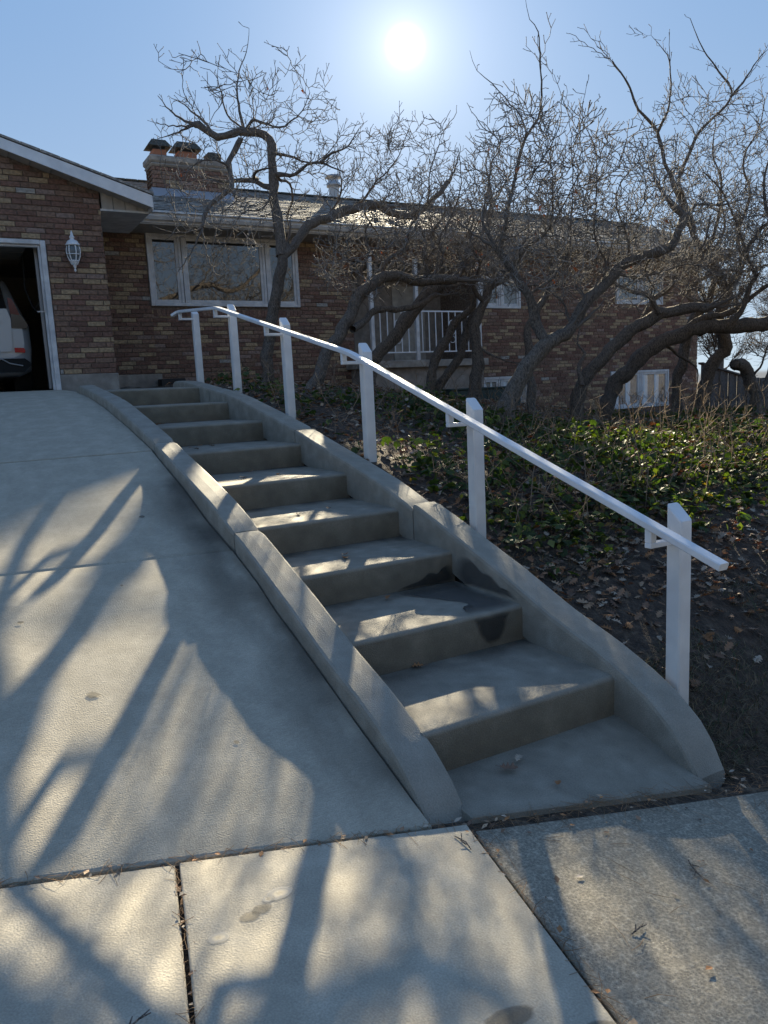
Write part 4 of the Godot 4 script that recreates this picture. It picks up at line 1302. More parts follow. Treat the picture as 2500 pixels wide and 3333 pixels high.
# ---------------------------------------------------------------- fence
func make_fence() -> void:
	var f := thing("board_fence", "dark grey vertical board fence with a sloping top, right of the house corner", "fence", P(92, 4, 72.5))
	var at := f.position
	var x := 91.9
	var k := 0
	while x < 101.6:
		var yt := lerpf(9.55, 7.4, (x - 91.9) / 9.6)
		var mb := MB.new()
		prism_v(mb, [Vector2(x, 2.0), Vector2(x + 0.96, 2.0), Vector2(x + 0.96, yt - 0.22), Vector2(x, yt)], 72.3 + (k % 2) * 0.22, 72.5 + (k % 2) * 0.22)
		build(mb, "board", M.fence, f)
		x += 0.98
		k += 1
	var m2 := MB.new()
	prism_v(m2, [Vector2(91.8, 9.6), Vector2(101.7, 7.4), Vector2(101.7, 7.62), Vector2(91.8, 9.85)], 72.05, 72.9)
	build(m2, "cap_board", M.fence, f)
	while x < 140.0:
		var mb := MB.new()
		ub(mb, x, x + 0.96, 1.5, 7.3 + rf(-0.05, 0.05), 72.8 + (k % 2) * 0.2, 73.0 + (k % 2) * 0.2)
		build(mb, "board", M.fence, f)
		x += 0.98
		k += 1
	for px in [101.8, 111.0, 121.0, 131.0]: box_part("post", M.fence, f, px, px + 0.5, 1.5, 7.9, 72.2, 72.7, 0.04)
	for c in f.get_children(): c.position -= at

func make_oaks() -> void:
	var t: Dictionary
	t = oak(1, "crooked bare oak with an arched trunk in front of the picture window", Vector3(3.37, 1.56, -8.99))
	limb(t, [3.37,1.56,-8.99,.083,3.41,1.66,-8.98,.079,3.5,2.09,-9.01,.074,3.59,2.47,-9.03,.070,3.68,2.74,-9.03,.065,3.76,3.06,-9.05,.061,3.8,3.19,-9.05,.057])
	limb(t, [3.77,3.15,-9.05,.064,3.76,3.42,-9.11,.062,3.77,3.66,-9.15,.060,3.77,3.88,-9.19,.058,3.81,4.18,-9.23,.055,3.82,4.4,-9.26,.053,3.81,4.58,-9.3,.051,3.71,4.67,-9.37,.049,3.56,4.69,-9.45,.047,3.43,4.68,-9.53,.044,3.25,4.66,-9.62,.042,3.12,4.75,-9.71,.040,3.03,4.8,-9.77,.038])
	limb(t, [3.5,4.6,-9.47,.036,3.4,4.43,-9.43,.034,3.29,4.28,-9.39,.032,3.28,4.08,-9.29,.031,3.25,3.98,-9.22,.029,3.14,3.88,-9.19,.028,3.01,3.78,-9.18,.026,2.91,3.69,-9.15,.024,2.83,3.55,-9.09,.023,2.79,3.43,-9.03,.021])
	limb(t, [3.78,3.95,-9.2,.038,3.72,4.03,-9.35,.035,3.66,4.12,-9.5,.032,3.56,4.18,-9.68,.029,3.46,4.2,-9.84,.025])
	limb(t, [3.68,4.13,-9.5,.031,3.6,4.13,-9.39,.023,3.57,4.16,-9.25,.016,3.6,4.16,-9.08,.011,3.66,4.13,-8.88,.007])
	limb(t, [3.8,4.12,-9.22,.034,3.84,4.13,-9.14,.029,3.93,4.09,-9.02,.024,4.02,4.13,-8.92,.020,4.08,4.19,-8.84,.016,4.19,4.19,-8.71,.013,4.28,4.11,-8.59,.010,4.38,4.03,-8.46,.008])
	limb(t, [4.15,4.16,-8.62,.024,4.22,4.22,-8.45,.016,4.34,4.26,-8.25,.009,4.41,4.41,-8.1,.005])
	limb(t, [3.83,4.4,-9.25,.026,3.94,4.43,-9.32,.021,4.14,4.41,-9.33,.016,4.32,4.37,-9.35,.012,4.58,4.48,-9.35,.008,4.84,4.76,-9.39,.006])
	limb(t, [3.55,4.7,-9.46,.026,3.62,4.79,-9.37,.022,3.71,4.74,-9.24,.017,3.85,4.65,-9.08,.014,3.95,4.69,-8.96,.010,4.06,4.79,-8.85,.007,4.14,4.98,-8.77,.005])
	limb(t, [3.55,4.7,-9.46,.025,3.52,4.92,-9.48,.019,3.5,5.13,-9.49,.014,3.54,5.38,-9.47,.009,3.63,5.58,-9.42,.005,3.68,5.85,-9.4,.003])
	limb(t, [3.55,4.72,-9.47,.019,3.41,4.91,-9.63,.014,3.39,5.21,-9.75,.010,3.36,5.46,-9.86,.006,3.23,5.57,-10.01,.004])
	limb(t, [3.23,4.67,-9.63,.023,3.13,4.93,-9.88,.015,3.02,5.14,-10.11,.009,2.93,5.27,-10.33,.005])
	limb(t, [3.27,4.22,-9.32,.018,3.09,4.26,-9.27,.014,2.85,4.2,-9.24,.010,2.67,4.02,-9.15,.006,2.53,3.92,-9.05,.004])
	limb(t, [3.2,3.94,-9.1,.016,3.17,3.73,-8.87,.012,2.97,3.55,-8.74,.008,2.79,3.24,-8.58,.005,2.67,3.01,-8.39,.003])
	limb(t, [3.77,3.88,-9.19,.019,3.55,3.7,-9.07,.014,3.31,3.63,-8.98,.010,3.14,3.48,-8.84,.006,2.96,3.21,-8.68,.004])
	limb(t, [3.84,4.1,-9.19,.023,4.04,4.07,-9.28,.017,4.11,3.92,-9.43,.013,4.11,3.77,-9.61,.009,4.18,3.65,-9.75,.006])
	limb(t, [3.79,3.17,-9.05,.057,3.96,3.3,-9.13,.056,4.13,3.48,-9.22,.056,4.33,3.61,-9.28,.056,4.58,3.71,-9.31,.055,4.82,3.81,-9.34,.055,5.09,3.89,-9.35,.054,5.31,3.93,-9.39,.054])
	limb(t, [5.31,3.93,-9.39,.050,5.57,3.84,-9.35,.046,5.83,3.83,-9.33,.042,6.01,3.89,-9.37,.038,6.29,4.11,-9.38,.034,6.53,4.35,-9.41,.030])
	limb(t, [4.98,3.87,-9.56,.025,5.17,4.03,-9.4,.020,5.24,4.17,-9.3,.015,5.38,4.3,-9.17,.011,5.51,4.51,-9.05,.007,5.61,4.8,-8.96,.005])
	limb(t, [4.62,3.74,-9.53,.022,4.76,3.97,-9.42,.015,4.8,4.19,-9.37,.009,4.73,4.45,-9.39,.005])
	limb(t, [5.15,3.92,-9.47,.023,5.29,3.76,-9.58,.016,5.5,3.54,-9.63,.009,5.53,3.32,-9.78,.005])
	fill(t, Vector3(3.31, 4.73, -9.6), Vector3(.72, .72, 1.44), 420)
	fill(t, Vector3(3.99, 4.69, -9.22), Vector3(.68, .75, 1.44), 420)
	fill(t, Vector3(2.86, 3.79, -9.26), Vector3(.44, .47, .9), 300)
	fill(t, Vector3(3.32, 3.66, -8.98), Vector3(.51, .54, 1.08), 260)
	fill(t, Vector3(4.59, 4.25, -9.22), Vector3(.59, .74, 1.44), 380)
	fill(t, Vector3(5.39, 4.37, -9.43), Vector3(.74, .7, 1.26), 380)
	finish(t)
	t = oak(2, "leaning bare oak behind the third handrail post with bark lit pale at its foot", Vector3(3.62, 1.3, -8.38))
	limb(t, [3.62,1.3,-8.38,.083,3.72,1.43,-8.46,.082,3.88,1.62,-8.52,.080,4.09,1.96,-8.58,.078,4.29,2.22,-8.63,.076,4.51,2.48,-8.67,.074,4.66,2.67,-8.74,.072,4.87,2.82,-8.76,.070,5.12,2.91,-8.76,.068,5.39,2.86,-8.71,.066,5.7,2.86,-8.65,.063,6.02,2.88,-8.59,.061])
	limb(t, [4.42,2.22,-8.52,.049,4.61,2.3,-8.68,.046,4.88,2.46,-8.81,.043,5.25,2.52,-8.87,.040,5.63,2.59,-8.92,.037,5.98,2.72,-9,.034])
	limb(t, [4.73,2.68,-8.86,.035,4.7,2.94,-8.81,.026,4.79,3.19,-8.71,.017,4.74,3.44,-8.67,.010,4.82,3.6,-8.56,.006])
	limb(t, [5.03,2.86,-8.93,.032,5.13,3.11,-8.85,.026,5.33,3.29,-8.7,.021,5.4,3.54,-8.64,.016,5.57,3.79,-8.52,.012,5.61,4.15,-8.5,.008,5.72,4.47,-8.43,.006])
	limb(t, [5.72,2.88,-8.76,.028,5.85,3.11,-8.64,.022,5.81,3.37,-8.63,.017,5.94,3.66,-8.53,.012,6.05,4.03,-8.45,.008,6.03,4.48,-8.47,.006])
	limb(t, [5.49,3.32,-8.97,.024,5.31,3.47,-8.89,.012,5.28,3.7,-8.74,.005])
	fill(t, Vector3(4.88, 3.18, -8.87), Vector3(.74, .55, 1.44), 420)
	fill(t, Vector3(5.74, 3.57, -8.88), Vector3(.77, .81, 1.44), 520)
	fill(t, Vector3(5.6, 4.41, -8.9), Vector3(.68, .68, 1.26), 320)
	fill(t, Vector3(4.35, 3.02, -8.71), Vector3(.34, .41, .9), 140)
	finish(t)
	t = oak(3, "stout leaning oak trunk in front of the porch railing, nearest the railing's left end", Vector3(4.83, 1.16, -9.35))
	limb(t, [4.83,1.16,-9.35,.105,4.99,1.36,-9.36,.101,5.16,1.89,-9.42,.098,5.43,2.14,-9.38,.094,5.65,2.38,-9.36,.090,5.83,2.56,-9.36,.086,6.04,2.77,-9.33,.082,6.27,2.89,-9.29,.078])
	limb(t, [6.07,2.77,-9.38,.052,6.1,3.06,-9.33,.041,6.02,3.35,-9.34,.030,6.13,3.63,-9.25,.021,6.26,3.85,-9.14,.013,6.23,4.21,-9.14,.008])
	limb(t, [6.27,2.89,-9.29,.057,6.59,3.11,-9.28,.045,6.82,3.47,-9.34,.034,7.11,3.74,-9.36,.025,7.31,4.21,-9.45,.017,7.36,4.69,-9.64,.011])
	fill(t, Vector3(6.36, 3.62, -9.37), Vector3(.78, .65, 1.44), 420)
	fill(t, Vector3(6.99, 4.15, -9.33), Vector3(.62, .75, 1.26), 320)
	finish(t)
	t = oak(4, "slim twin oak, left stem, rising before the porch slab", Vector3(6.07, 1.11, -9.49))
	limb(t, [6.07,1.11,-9.49,.076,6.1,1.29,-9.48,.073,6.17,1.65,-9.48,.069,6.26,1.93,-9.46,.066,6.39,2.18,-9.4,.062,6.49,2.36,-9.35,.059,6.63,2.48,-9.28,.056,6.75,2.63,-9.21,.052,6.72,2.9,-9.25,.049])
	limb(t, [6.83,2.87,-9.39,.036,6.65,3.14,-9.44,.026,6.68,3.47,-9.38,.018,6.82,3.79,-9.26,.011,6.76,4.07,-9.24,.007])
	fill(t, Vector3(6.67, 3.38, -9.37), Vector3(.62, .66, 1.26), 260)
	finish(t)
	t = oak(5, "slim twin oak, right stem, leaning over the porch slab", Vector3(6.22, 1.1, -9.61))
	limb(t, [6.22,1.1,-9.61,.073,6.33,1.48,-9.59,.070,6.5,1.71,-9.51,.066,6.64,1.92,-9.44,.063,6.76,2.19,-9.4,.060,6.81,2.44,-9.38,.056,6.97,2.6,-9.29,.053,7.06,2.82,-9.25,.049])
	limb(t, [7.06,2.82,-9.25,.036,7.2,3.13,-9.28,.027,7.38,3.4,-9.29,.018,7.43,3.86,-9.4,.011,7.62,4.22,-9.41,.007])
	fill(t, Vector3(7.19, 3.57, -9.32), Vector3(.63, .67, 1.26), 260)
	finish(t)
	t = oak(6, "upright bare oak just right of the porch", Vector3(6.45, 1.07, -8.86))
	limb(t, [6.45,1.07,-8.86,.087,6.48,1.31,-8.88,.084,6.53,1.58,-8.9,.081,6.59,1.89,-8.93,.078,6.59,2.2,-8.98,.075,6.63,2.37,-8.99,.071,6.75,2.61,-8.97,.068,6.88,2.86,-8.95,.065])
	limb(t, [6.75,2.61,-8.97,.039,6.57,2.85,-8.96,.028,6.6,3.12,-8.84,.019,6.44,3.4,-8.82,.011,6.51,3.73,-8.69,.006])
	limb(t, [6.88,2.86,-8.95,.039,7.18,2.99,-8.91,.029,7.36,3.34,-8.98,.020,7.61,3.61,-8.99,.013,7.69,4.12,-9.15,.008])
	limb(t, [6.62,2.01,-8.93,.026,6.76,1.84,-8.69,.017,6.9,1.76,-8.46,.010,6.95,1.67,-8.27,.005])
	fill(t, Vector3(6.99, 3.15, -8.94), Vector3(.65, .52, 1.26), 300)
	finish(t)
	t = oak(7, "leaning oak with rough split bark just right of the second lowest handrail post", Vector3(4.96, .85, -6.31))
	limb(t, [4.96,.85,-6.31,.099,4.99,.96,-6.31,.095,5.07,1.31,-6.33,.090,5.18,1.53,-6.31,.086,5.34,1.74,-6.26,.082,5.47,1.85,-6.2,.078,5.57,1.92,-6.17,.073])
	limb(t, [5.57,1.92,-6.17,.067,5.75,2.03,-6.15,.064,5.99,2.33,-6.13,.061,6.17,2.45,-6.12,.059,6.33,2.58,-6.11,.056,6.55,2.73,-6.08,.053,6.84,2.81,-6,.050,7.03,2.87,-5.97,.047,7.16,3.02,-5.98,.044,7.28,3.22,-6.02,.041,7.22,3.38,-6.14,.037])
	limb(t, [7.32,3.2,-6.05,.027,7.55,3.35,-6.06,.021,7.79,3.36,-6.03,.015,8.04,3.39,-6,.010,8.37,3.48,-5.94,.007])
	limb(t, [5.5,1.87,-6.19,.061,5.46,1.93,-6.23,.056,5.4,2.1,-6.29,.051,5.36,2.38,-6.36,.046,5.27,2.63,-6.46,.041,5.16,2.8,-6.55,.037,5.12,2.89,-6.59,.032])
	limb(t, [5.14,2.83,-6.57,.029,5.2,3.07,-6.53,.024,5.34,3.58,-6.49,.020,5.44,3.94,-6.45,.016,5.57,4.19,-6.37,.012,5.6,4.64,-6.39,.009,5.58,4.95,-6.4,.006,5.49,5.06,-6.42,.004,5.45,5.25,-6.43,.002])
	limb(t, [5.41,3.96,-6.42,.017,5.38,3.99,-6.37,.014,5.31,4.12,-6.37,.011,5.16,4.27,-6.41,.008,5.02,4.4,-6.44,.006,4.87,4.51,-6.47,.004,4.79,4.68,-6.48,.002])
	limb(t, [5.12,2.89,-6.59,.022,5.09,3.17,-6.73,.018,5.19,3.44,-6.79,.014,5.31,3.77,-6.86,.011,5.46,4.01,-6.88,.008,5.33,4.27,-7.08,.005,5.28,4.51,-7.22,.003])
	limb(t, [5.27,2.63,-6.46,.022,5.35,2.86,-6.33,.017,5.49,3.02,-6.16,.012,5.49,3.42,-6.11,.008,5.41,3.84,-6.1,.005,5.33,4.16,-6.08,.003])
	limb(t, [5.36,2.38,-6.36,.021,5.68,2.57,-6.33,.017,5.91,2.83,-6.35,.014,6.05,3.23,-6.45,.010,6.19,3.71,-6.57,.007,6.29,4.27,-6.72,.005,6.27,4.83,-6.93,.003])
	limb(t, [6.18,2.46,-6.13,.020,6.19,2.71,-6.1,.016,6.08,2.99,-6.14,.013,6.1,3.35,-6.13,.009,6.1,3.84,-6.15,.007,5.98,4.11,-6.2,.005,6.02,4.47,-6.17,.003])
	limb(t, [6.62,2.75,-6.15,.020,6.56,3.01,-6.15,.016,6.45,3.23,-6.17,.012,6.45,3.5,-6.13,.008,6.69,3.85,-5.98,.005,6.59,4.15,-6.01,.003])
	limb(t, [5.84,2.04,-6.24,.020,5.89,2.33,-6.43,.015,5.8,2.52,-6.67,.010,5.71,2.52,-6.87,.007,5.64,2.44,-7.05,.004])
	limb(t, [6.87,2.81,-6.02,.020,6.89,2.65,-6.19,.014,7.1,2.43,-6.24,.008,7.1,2.24,-6.42,.004])
	limb(t, [5.64,3.04,-6.33,.016,5.8,3.35,-6.23,.010,5.93,3.64,-6.14,.006,5.89,3.87,-6.14,.003])
	limb(t, [6.45,2.6,-6.22,.023,6.79,2.56,-6.18,.018,7.14,2.65,-6.15,.013,7.51,2.72,-6.12,.008,7.9,2.71,-6.06,.005])
	fill(t, Vector3(5.23, 3.6, -6.45), Vector3(.47, .69, 1.26), 420)
	fill(t, Vector3(5.81, 3.49, -6.32), Vector3(.51, .77, 1.26), 480)
	fill(t, Vector3(6.41, 3.39, -6.18), Vector3(.55, .72, 1.26), 480)
	fill(t, Vector3(5.58, 2.72, -6.51), Vector3(.55, .39, 1.08), 320)
	fill(t, Vector3(6.45, 2.74, -6.45), Vector3(.61, .41, 1.08), 360)
	fill(t, Vector3(7.1, 3.18, -6.17), Vector3(.44, .51, 1.08), 240)
	finish(t)
	t = oak(8, "thin dark trunk half hidden behind the large leaning oak", Vector3(6.91, 1.04, -8.18))
	limb(t, [6.91,1.04,-8.18,.063,6.93,1.13,-8.18,.060,6.94,1.5,-8.24,.057,7,1.87,-8.28,.054,6.98,2.08,-8.33,.051,7.05,2.29,-8.33,.048,7.2,2.49,-8.28,.045,7.35,2.77,-8.25,.042])
	limb(t, [7.35,2.77,-8.25,.029,7.51,3.12,-8.37,.020,7.82,3.43,-8.39,.012,7.92,3.88,-8.56,.007])
	fill(t, Vector3(7.43, 3.48, -8.34), Vector3(.55, .55, 1.08), 240)
	finish(t)
	t = oak(9, "dark oak leaning right across the brick wall, left of the basement window", Vector3(7.92, .85, -8.42))
	limb(t, [7.92,.85,-8.42,.103,7.95,1.02,-8.39,.100,8.02,1.4,-8.37,.097,8.15,1.63,-8.29,.093,8.31,1.81,-8.19,.090,8.58,2.07,-8.04,.087,8.79,2.24,-7.91,.084,8.98,2.36,-7.78,.080,9.26,2.41,-7.59,.077,9.49,2.41,-7.41,.074])
	limb(t, [8.98,2.26,-8.09,.054,9.06,2.56,-8.02,.042,9.29,2.76,-7.84,.031,9.35,3.05,-7.78,.022,9.62,3.28,-7.59,.014,9.69,3.7,-7.54,.009])
	limb(t, [8.91,2.36,-7.72,.044,8.65,2.61,-7.76,.031,8.22,2.74,-7.87,.021,8.04,3.02,-7.86,.012,8.06,3.4,-7.77,.006])
	limb(t, [7.82,1.4,-8.16,.039,7.86,1.64,-8.28,.030,8.05,1.86,-8.32,.021,8.04,2,-8.46,.014,8.17,2.27,-8.54,.009])
	fill(t, Vector3(8.57, 2.98, -8.03), Vector3(.74, .57, 1.26), 360)
	fill(t, Vector3(9.4, 3.2, -7.61), Vector3(.65, .65, 1.26), 300)
	finish(t)
	t = oak(10, "oak with a long mossy limb stretched level over the board fence", Vector3(8.79, .77, -8.75))
	limb(t, [8.79,.77,-8.75,.120,8.82,.95,-8.69,.118,8.94,1.35,-8.62,.116,9.08,1.57,-8.51,.114,9.29,1.82,-8.36,.112,9.52,2,-8.2,.110,9.77,2.09,-8,.108,9.97,2.17,-7.82,.106,10.25,2.19,-7.6,.104,10.68,2.16,-7.27,.103,11.18,2.2,-6.93,.101,11.61,2.39,-6.65,.099])
	limb(t, [9.79,2.1,-8.02,.070,9.92,2.29,-7.85,.056,10.16,2.36,-7.59,.044,10.33,2.5,-7.38,.033,10.52,2.71,-7.18,.024,10.81,2.88,-6.91,.016,11.07,3.19,-6.68,.011])
	limb(t, [10.08,2.21,-7.47,.049,10.18,2.41,-7.33,.041,10.21,2.74,-7.26,.034,10.19,2.8,-7.16,.027,10.02,3.18,-7.2,.021,9.85,3.6,-7.26,.016,9.64,3.97,-7.32,.011,9.36,4.21,-7.4,.008])
	limb(t, [10.08,3.16,-7.23,.039,10.19,3.47,-7.08,.026,10.4,3.6,-6.85,.015,10.55,3.98,-6.7,.008])
	limb(t, [10.05,2.17,-7.68,.050,10.03,2.47,-7.84,.043,9.88,2.67,-8.05,.037,10.13,2.89,-8.04,.030,10.51,3.03,-7.95,.024,10.86,3,-7.83,.019,11.32,3.11,-7.69,.015,11.78,3.14,-7.53,.012])
	limb(t, [9.79,2.02,-8.43,.034,10.01,1.82,-8.37,.025,10.21,1.72,-8.35,.018,10.43,1.55,-8.3,.011,10.45,1.23,-8.33,.007])
	fill(t, Vector3(9.94, 2.94, -7.47), Vector3(.66, .58, 1.26), 360)
	fill(t, Vector3(10.3, 3.4, -7.15), Vector3(.7, .74, 1.26), 380)
	fill(t, Vector3(10.85, 2.94, -6.76), Vector3(.61, .74, 1.26), 160)
	finish(t)
	t = oak(11, "straight dark oak trunk standing right of the basement window", Vector3(10.43, .66, -8.66))
	limb(t, [10.43,.66,-8.66,.091,10.4,.86,-8.64,.088,10.4,1.32,-8.66,.085,10.46,1.67,-8.61,.083,10.52,2.02,-8.58,.080,10.61,2.36,-8.52,.077,10.76,2.58,-8.41,.074])
	limb(t, [10.76,2.58,-8.41,.054,10.86,3,-8.32,.040,10.79,3.38,-8.33,.027,10.92,3.74,-8.22,.016,10.81,4.2,-8.26,.010])
	fill(t, Vector3(10.8, 3.47, -8.34), Vector3(.68, .73, 1.26), 280)
	finish(t)
	t = oak(12, "dark oak with a kinked trunk in front of the board fence's left end", Vector3(10.7, .6, -8.49))
	limb(t, [10.7,.6,-8.49,.117,10.69,.77,-8.41,.111,10.73,1.29,-8.37,.105,10.82,1.69,-8.27,.099,10.89,1.87,-8.14,.093,10.77,2.1,-8.14,.088,10.68,2.36,-8.11,.082,10.76,2.68,-8.01,.077])
	limb(t, [10.76,2.68,-8.01,.067,10.51,3.05,-8.06,.057,10.25,3.22,-8.08,.048,10.06,3.57,-8.1,.039,9.74,4.33,-8.25,.031,9.52,5,-8.34,.024,9.21,5.32,-8.41,.018,9,5.65,-8.43,.013,8.75,5.91,-8.47,.010])
	limb(t, [9.48,4.99,-8.31,.027,9.49,5.17,-8.17,.021,9.45,5.33,-8.06,.015,9.39,5.84,-8.02,.010,9.18,6,-8,.006,8.96,6.09,-7.97,.003])
	limb(t, [10.1,3.58,-8.13,.042,9.89,4.1,-8.16,.034,9.73,4.34,-8.11,.027,9.93,4.93,-7.93,.021,10.25,5.38,-7.66,.016,9.96,5.73,-7.7,.011,9.68,5.97,-7.72,.007,9.45,6.29,-7.73,.004])
	limb(t, [9.98,5.28,-7.46,.021,10.08,5.49,-7.3,.014,10.12,5.65,-7.17,.007,10.19,5.79,-7.02,.003])
	limb(t, [10.76,2.68,-8.01,.043,10.91,3.12,-7.87,.035,10.77,3.57,-7.89,.027,10.89,4.09,-7.78,.020,10.76,4.61,-7.81,.014,10.9,5.02,-7.67,.009,10.91,5.37,-7.59,.006])
	limb(t, [10.17,3.21,-8.02,.032,10.23,3.62,-7.85,.024,10.22,4.21,-7.76,.016,9.99,4.6,-7.75,.009,9.92,4.98,-7.65,.005])
	fill(t, Vector3(9.29, 4.5, -7.91), Vector3(.65, .87, 1.26), 420)
	fill(t, Vector3(9.9, 4.55, -7.58), Vector3(.65, .96, 1.26), 460)
	fill(t, Vector3(10.4, 4.61, -7.31), Vector3(.57, 1, 1.26), 360)
	fill(t, Vector3(9.96, 3.68, -7.81), Vector3(.76, .63, 1.26), 360)
	finish(t)
	t = oak(13, "cut oak stump trunk bent over to the left against the fence", Vector3(11.27, .55, -7.75))
	limb(t, [11.27,.55,-7.75,.108,11.2,.96,-7.78,.104,11.13,1.26,-7.8,.099,11.01,1.48,-7.82,.095,10.84,1.59,-7.85,.091,10.72,1.6,-7.83,.086])
	limb(t, [11.08,1.36,-7.8,.029,11.09,1.61,-7.63,.019,11.04,1.89,-7.5,.011,11.06,2.15,-7.33,.006])
	fill(t, Vector3(10.98, 2.08, -7.57), Vector3(.33, .38, .72), 60)
	finish(t)
	t = oak(14, "thick mossy oak base at the right edge of the bank", Vector3(9.25, .56, -6.37))
	limb(t, [9.25,.56,-6.37,.183,9.42,.81,-6.41,.172,9.59,1.1,-6.45,.161,9.83,1.44,-6.47,.149,10.14,1.82,-6.44,.138,10.42,2.31,-6.46,.126])
	limb(t, [10.21,1.82,-6.49,.084,10.11,2.32,-6.53,.070,9.93,2.73,-6.6,.056,9.94,3.2,-6.58,.042,9.81,3.75,-6.65,.028])
	limb(t, [10.42,2.31,-6.46,.084,10.83,2.9,-6.48,.067,11,3.6,-6.66,.049,11.39,4.21,-6.69,.030])
	limb(t, [10.02,3.17,-6.64,.033,9.8,3.53,-6.72,.024,9.73,4,-6.74,.016,9.86,4.56,-6.67,.009,9.73,5.05,-6.73,.005])
	fill(t, Vector3(10.03, 3.54, -6.7), Vector3(.58, .83, 1.26), 360)
	fill(t, Vector3(10.79, 3.55, -6.49), Vector3(.55, .84, 1.26), 160)
	finish(t)

# ---------------------------------------------------------------- oaks
const CELL := 0.4
func oak(id: int, label: String, at: Vector3) -> Dictionary:
	rng.seed = 1000 + id * 77
	at.y = minf(at.y, ground_under(at)) - 0.02
	var root := thing("oak_tree", label, "tree", at)
	return {"root": root, "at": at, "pos": PackedVector3Array(), "dir": PackedVector3Array(), "rad": PackedFloat32Array(), "grid": {}, "goal": PackedVector3Array(), "trunk": MB.new(), "twig": MB.new(), "first": true, "limbs": 0, "stump": label.contains("stump"), "fat": 1.15 if id == 1 else 1.25}
func add_node(t: Dictionary, p: Vector3, d: Vector3, r: float) -> void:
	var i: int = t.pos.size()
	t.pos.push_back(p); t.dir.push_back(d); t.rad.push_back(r)
	var c := Vector3i((p / CELL).floor())
	if not t.grid.has(c): t.grid[c] = PackedInt32Array()
	t.grid[c].push_back(i)
func limb(t: Dictionary, a: Array) -> void:
	var p := PackedVector3Array()
	var r := PackedFloat32Array()
	for i in range(0, a.size(), 4):
		p.push_back(Vector3(a[i], a[i + 1], a[i + 2])); r.push_back(a[i + 3] * (1.0 if a[3] > 0.03 else (0.85 if a[3] > 0.02 else 0.72)))
	if t.first:
		var f := p[0]
		var gy := ground_under(f)
		var q := f - (p[1] - f).normalized() * 0.12
		q.y = minf(gy, f.y) - 0.16
		p.insert(0, q); r.insert(0, r[0] * 1.22)
	var path := PackedVector3Array()
	var rad := PackedFloat32Array()
	var n := p.size()
	for i in n - 1:
		var p0 := p[maxi(i - 1, 0)]
		var p3 := p[mini(i + 2, n - 1)]
		var steps := clampi(int(p[i].distance_to(p[i + 1]) / 0.07), 2, 8)
		for k in steps:
			var f := float(k) / steps
			var w := p[i].cubic_interpolate(p[i + 1], p0, p3, f)
			var rr := lerpf(r[i], r[i + 1], f)
			var fq := 1.0 if r[0] > 0.03 else 2.6
			if fq > 1.0: w += Vector3(bark_noise.get_noise_3d(w.x * 13.0, w.y * 13.0, w.z * 13.0), bark_noise.get_noise_3d(w.x * 13.0 + 70.0, w.y * 13.0, w.z * 13.0), bark_noise.get_noise_3d(w.x * 13.0, w.y * 13.0 + 70.0, w.z * 13.0)) * 0.018
			w += Vector3(bark_noise.get_noise_3d(w.x * 5.0, w.y * 5.0, w.z * 5.0), bark_noise.get_noise_3d(w.x * 5.0 + 70.0, w.y * 5.0, w.z * 5.0), bark_noise.get_noise_3d(w.x * 5.0, w.y * 5.0 + 70.0, w.z * 5.0)) * minf(rr * 1.1, 0.045)
			path.push_back(w); rad.push_back(rr * (1.0 + 0.26 * bark_noise.get_noise_3d(w.x * 9.0, w.y * 9.0, w.z * 9.0)))
	path.push_back(p[n - 1]); rad.push_back(r[n - 1])
	var big: bool = r[0] > 0.03
	var mb: MB = t.trunk
	if t.limbs > 0 and r[0] > 0.013:
		mb = MB.new()
	elif r[0] <= 0.013:
		mb = t.twig
	var tone := rf(0.8, 1.05)
	mb.col = Color(tone, tone * 0.99, tone * 0.97)
	if mb == t.twig: mb.col = Color(0.13, 0.115, 0.102)
	var local := PackedVector3Array()
	for q in path: local.push_back(q - t.at)
	mb.tube(local, rad, 14 if r[0] > 0.05 else (9 if big else 6), 0.22 if big else 0.12, bark_noise)
	if mb != t.trunk and mb != t.twig: build(mb, "limb", M.bark, t.root)
	for i in path.size():
		if t.first and path[i].y < t.at.y + 1.1: continue
		add_node(t, path[i], (path[mini(i + 1, path.size() - 1)] - path[maxi(i - 1, 0)]).normalized(), rad[i])
	# side shoots and budded spurs along the thinner wood
	var tw: MB = t.twig
	for i in path.size():
		if rad[i] > 0.024 or t.first: continue
		var along := (path[mini(i + 1, path.size() - 1)] - path[maxi(i - 1, 0)]).normalized()
		var g := rf(0.8, 1.2)
		tw.col = Color(0.16 * g, 0.142 * g, 0.126 * g)
		if rng.randf() < 0.5:
			var o := (rvec() + along * 0.5 + Vector3(0, 0.3, 0)).normalized()
			var l := rf(0.04, 0.12)
			tw.tube(PackedVector3Array([path[i] - t.at, path[i] - t.at + o * l, path[i] - t.at + (o + rvec() * 0.4).normalized() * l * 1.5]), PackedFloat32Array([0.0036, 0.003, 0.0046]), 3, 0.0, null, false)
		if rng.randf() < 0.17 and rad[i] < 0.018:
			var o := (rvec() * 0.7 + along * 0.9 + Vector3(0, 0.25, 0)).normalized()
			shoot(tw, path[i], along, path[i] + o * rf(0.18, 0.5), minf(rad[i] * 0.7, 0.007), 0.003, t.at, t)
	if r[n - 1] > 0.009 and not t.stump:
		var e := path[path.size() - 1]
		var along := (e - path[path.size() - 2]).normalized()
		tw.col = Color(0.14, 0.124, 0.11)
		for k in 3:
			var o := (along + rvec() * 0.55 + Vector3(0, 0.25, 0)).normalized()
			shoot(tw, e - along * 0.01, along, e + o * rf(0.35, 0.75), r[n - 1] * (0.85 if k == 0 else 0.55), 0.004, t.at, t)
	t.first = false
	t.limbs += 1
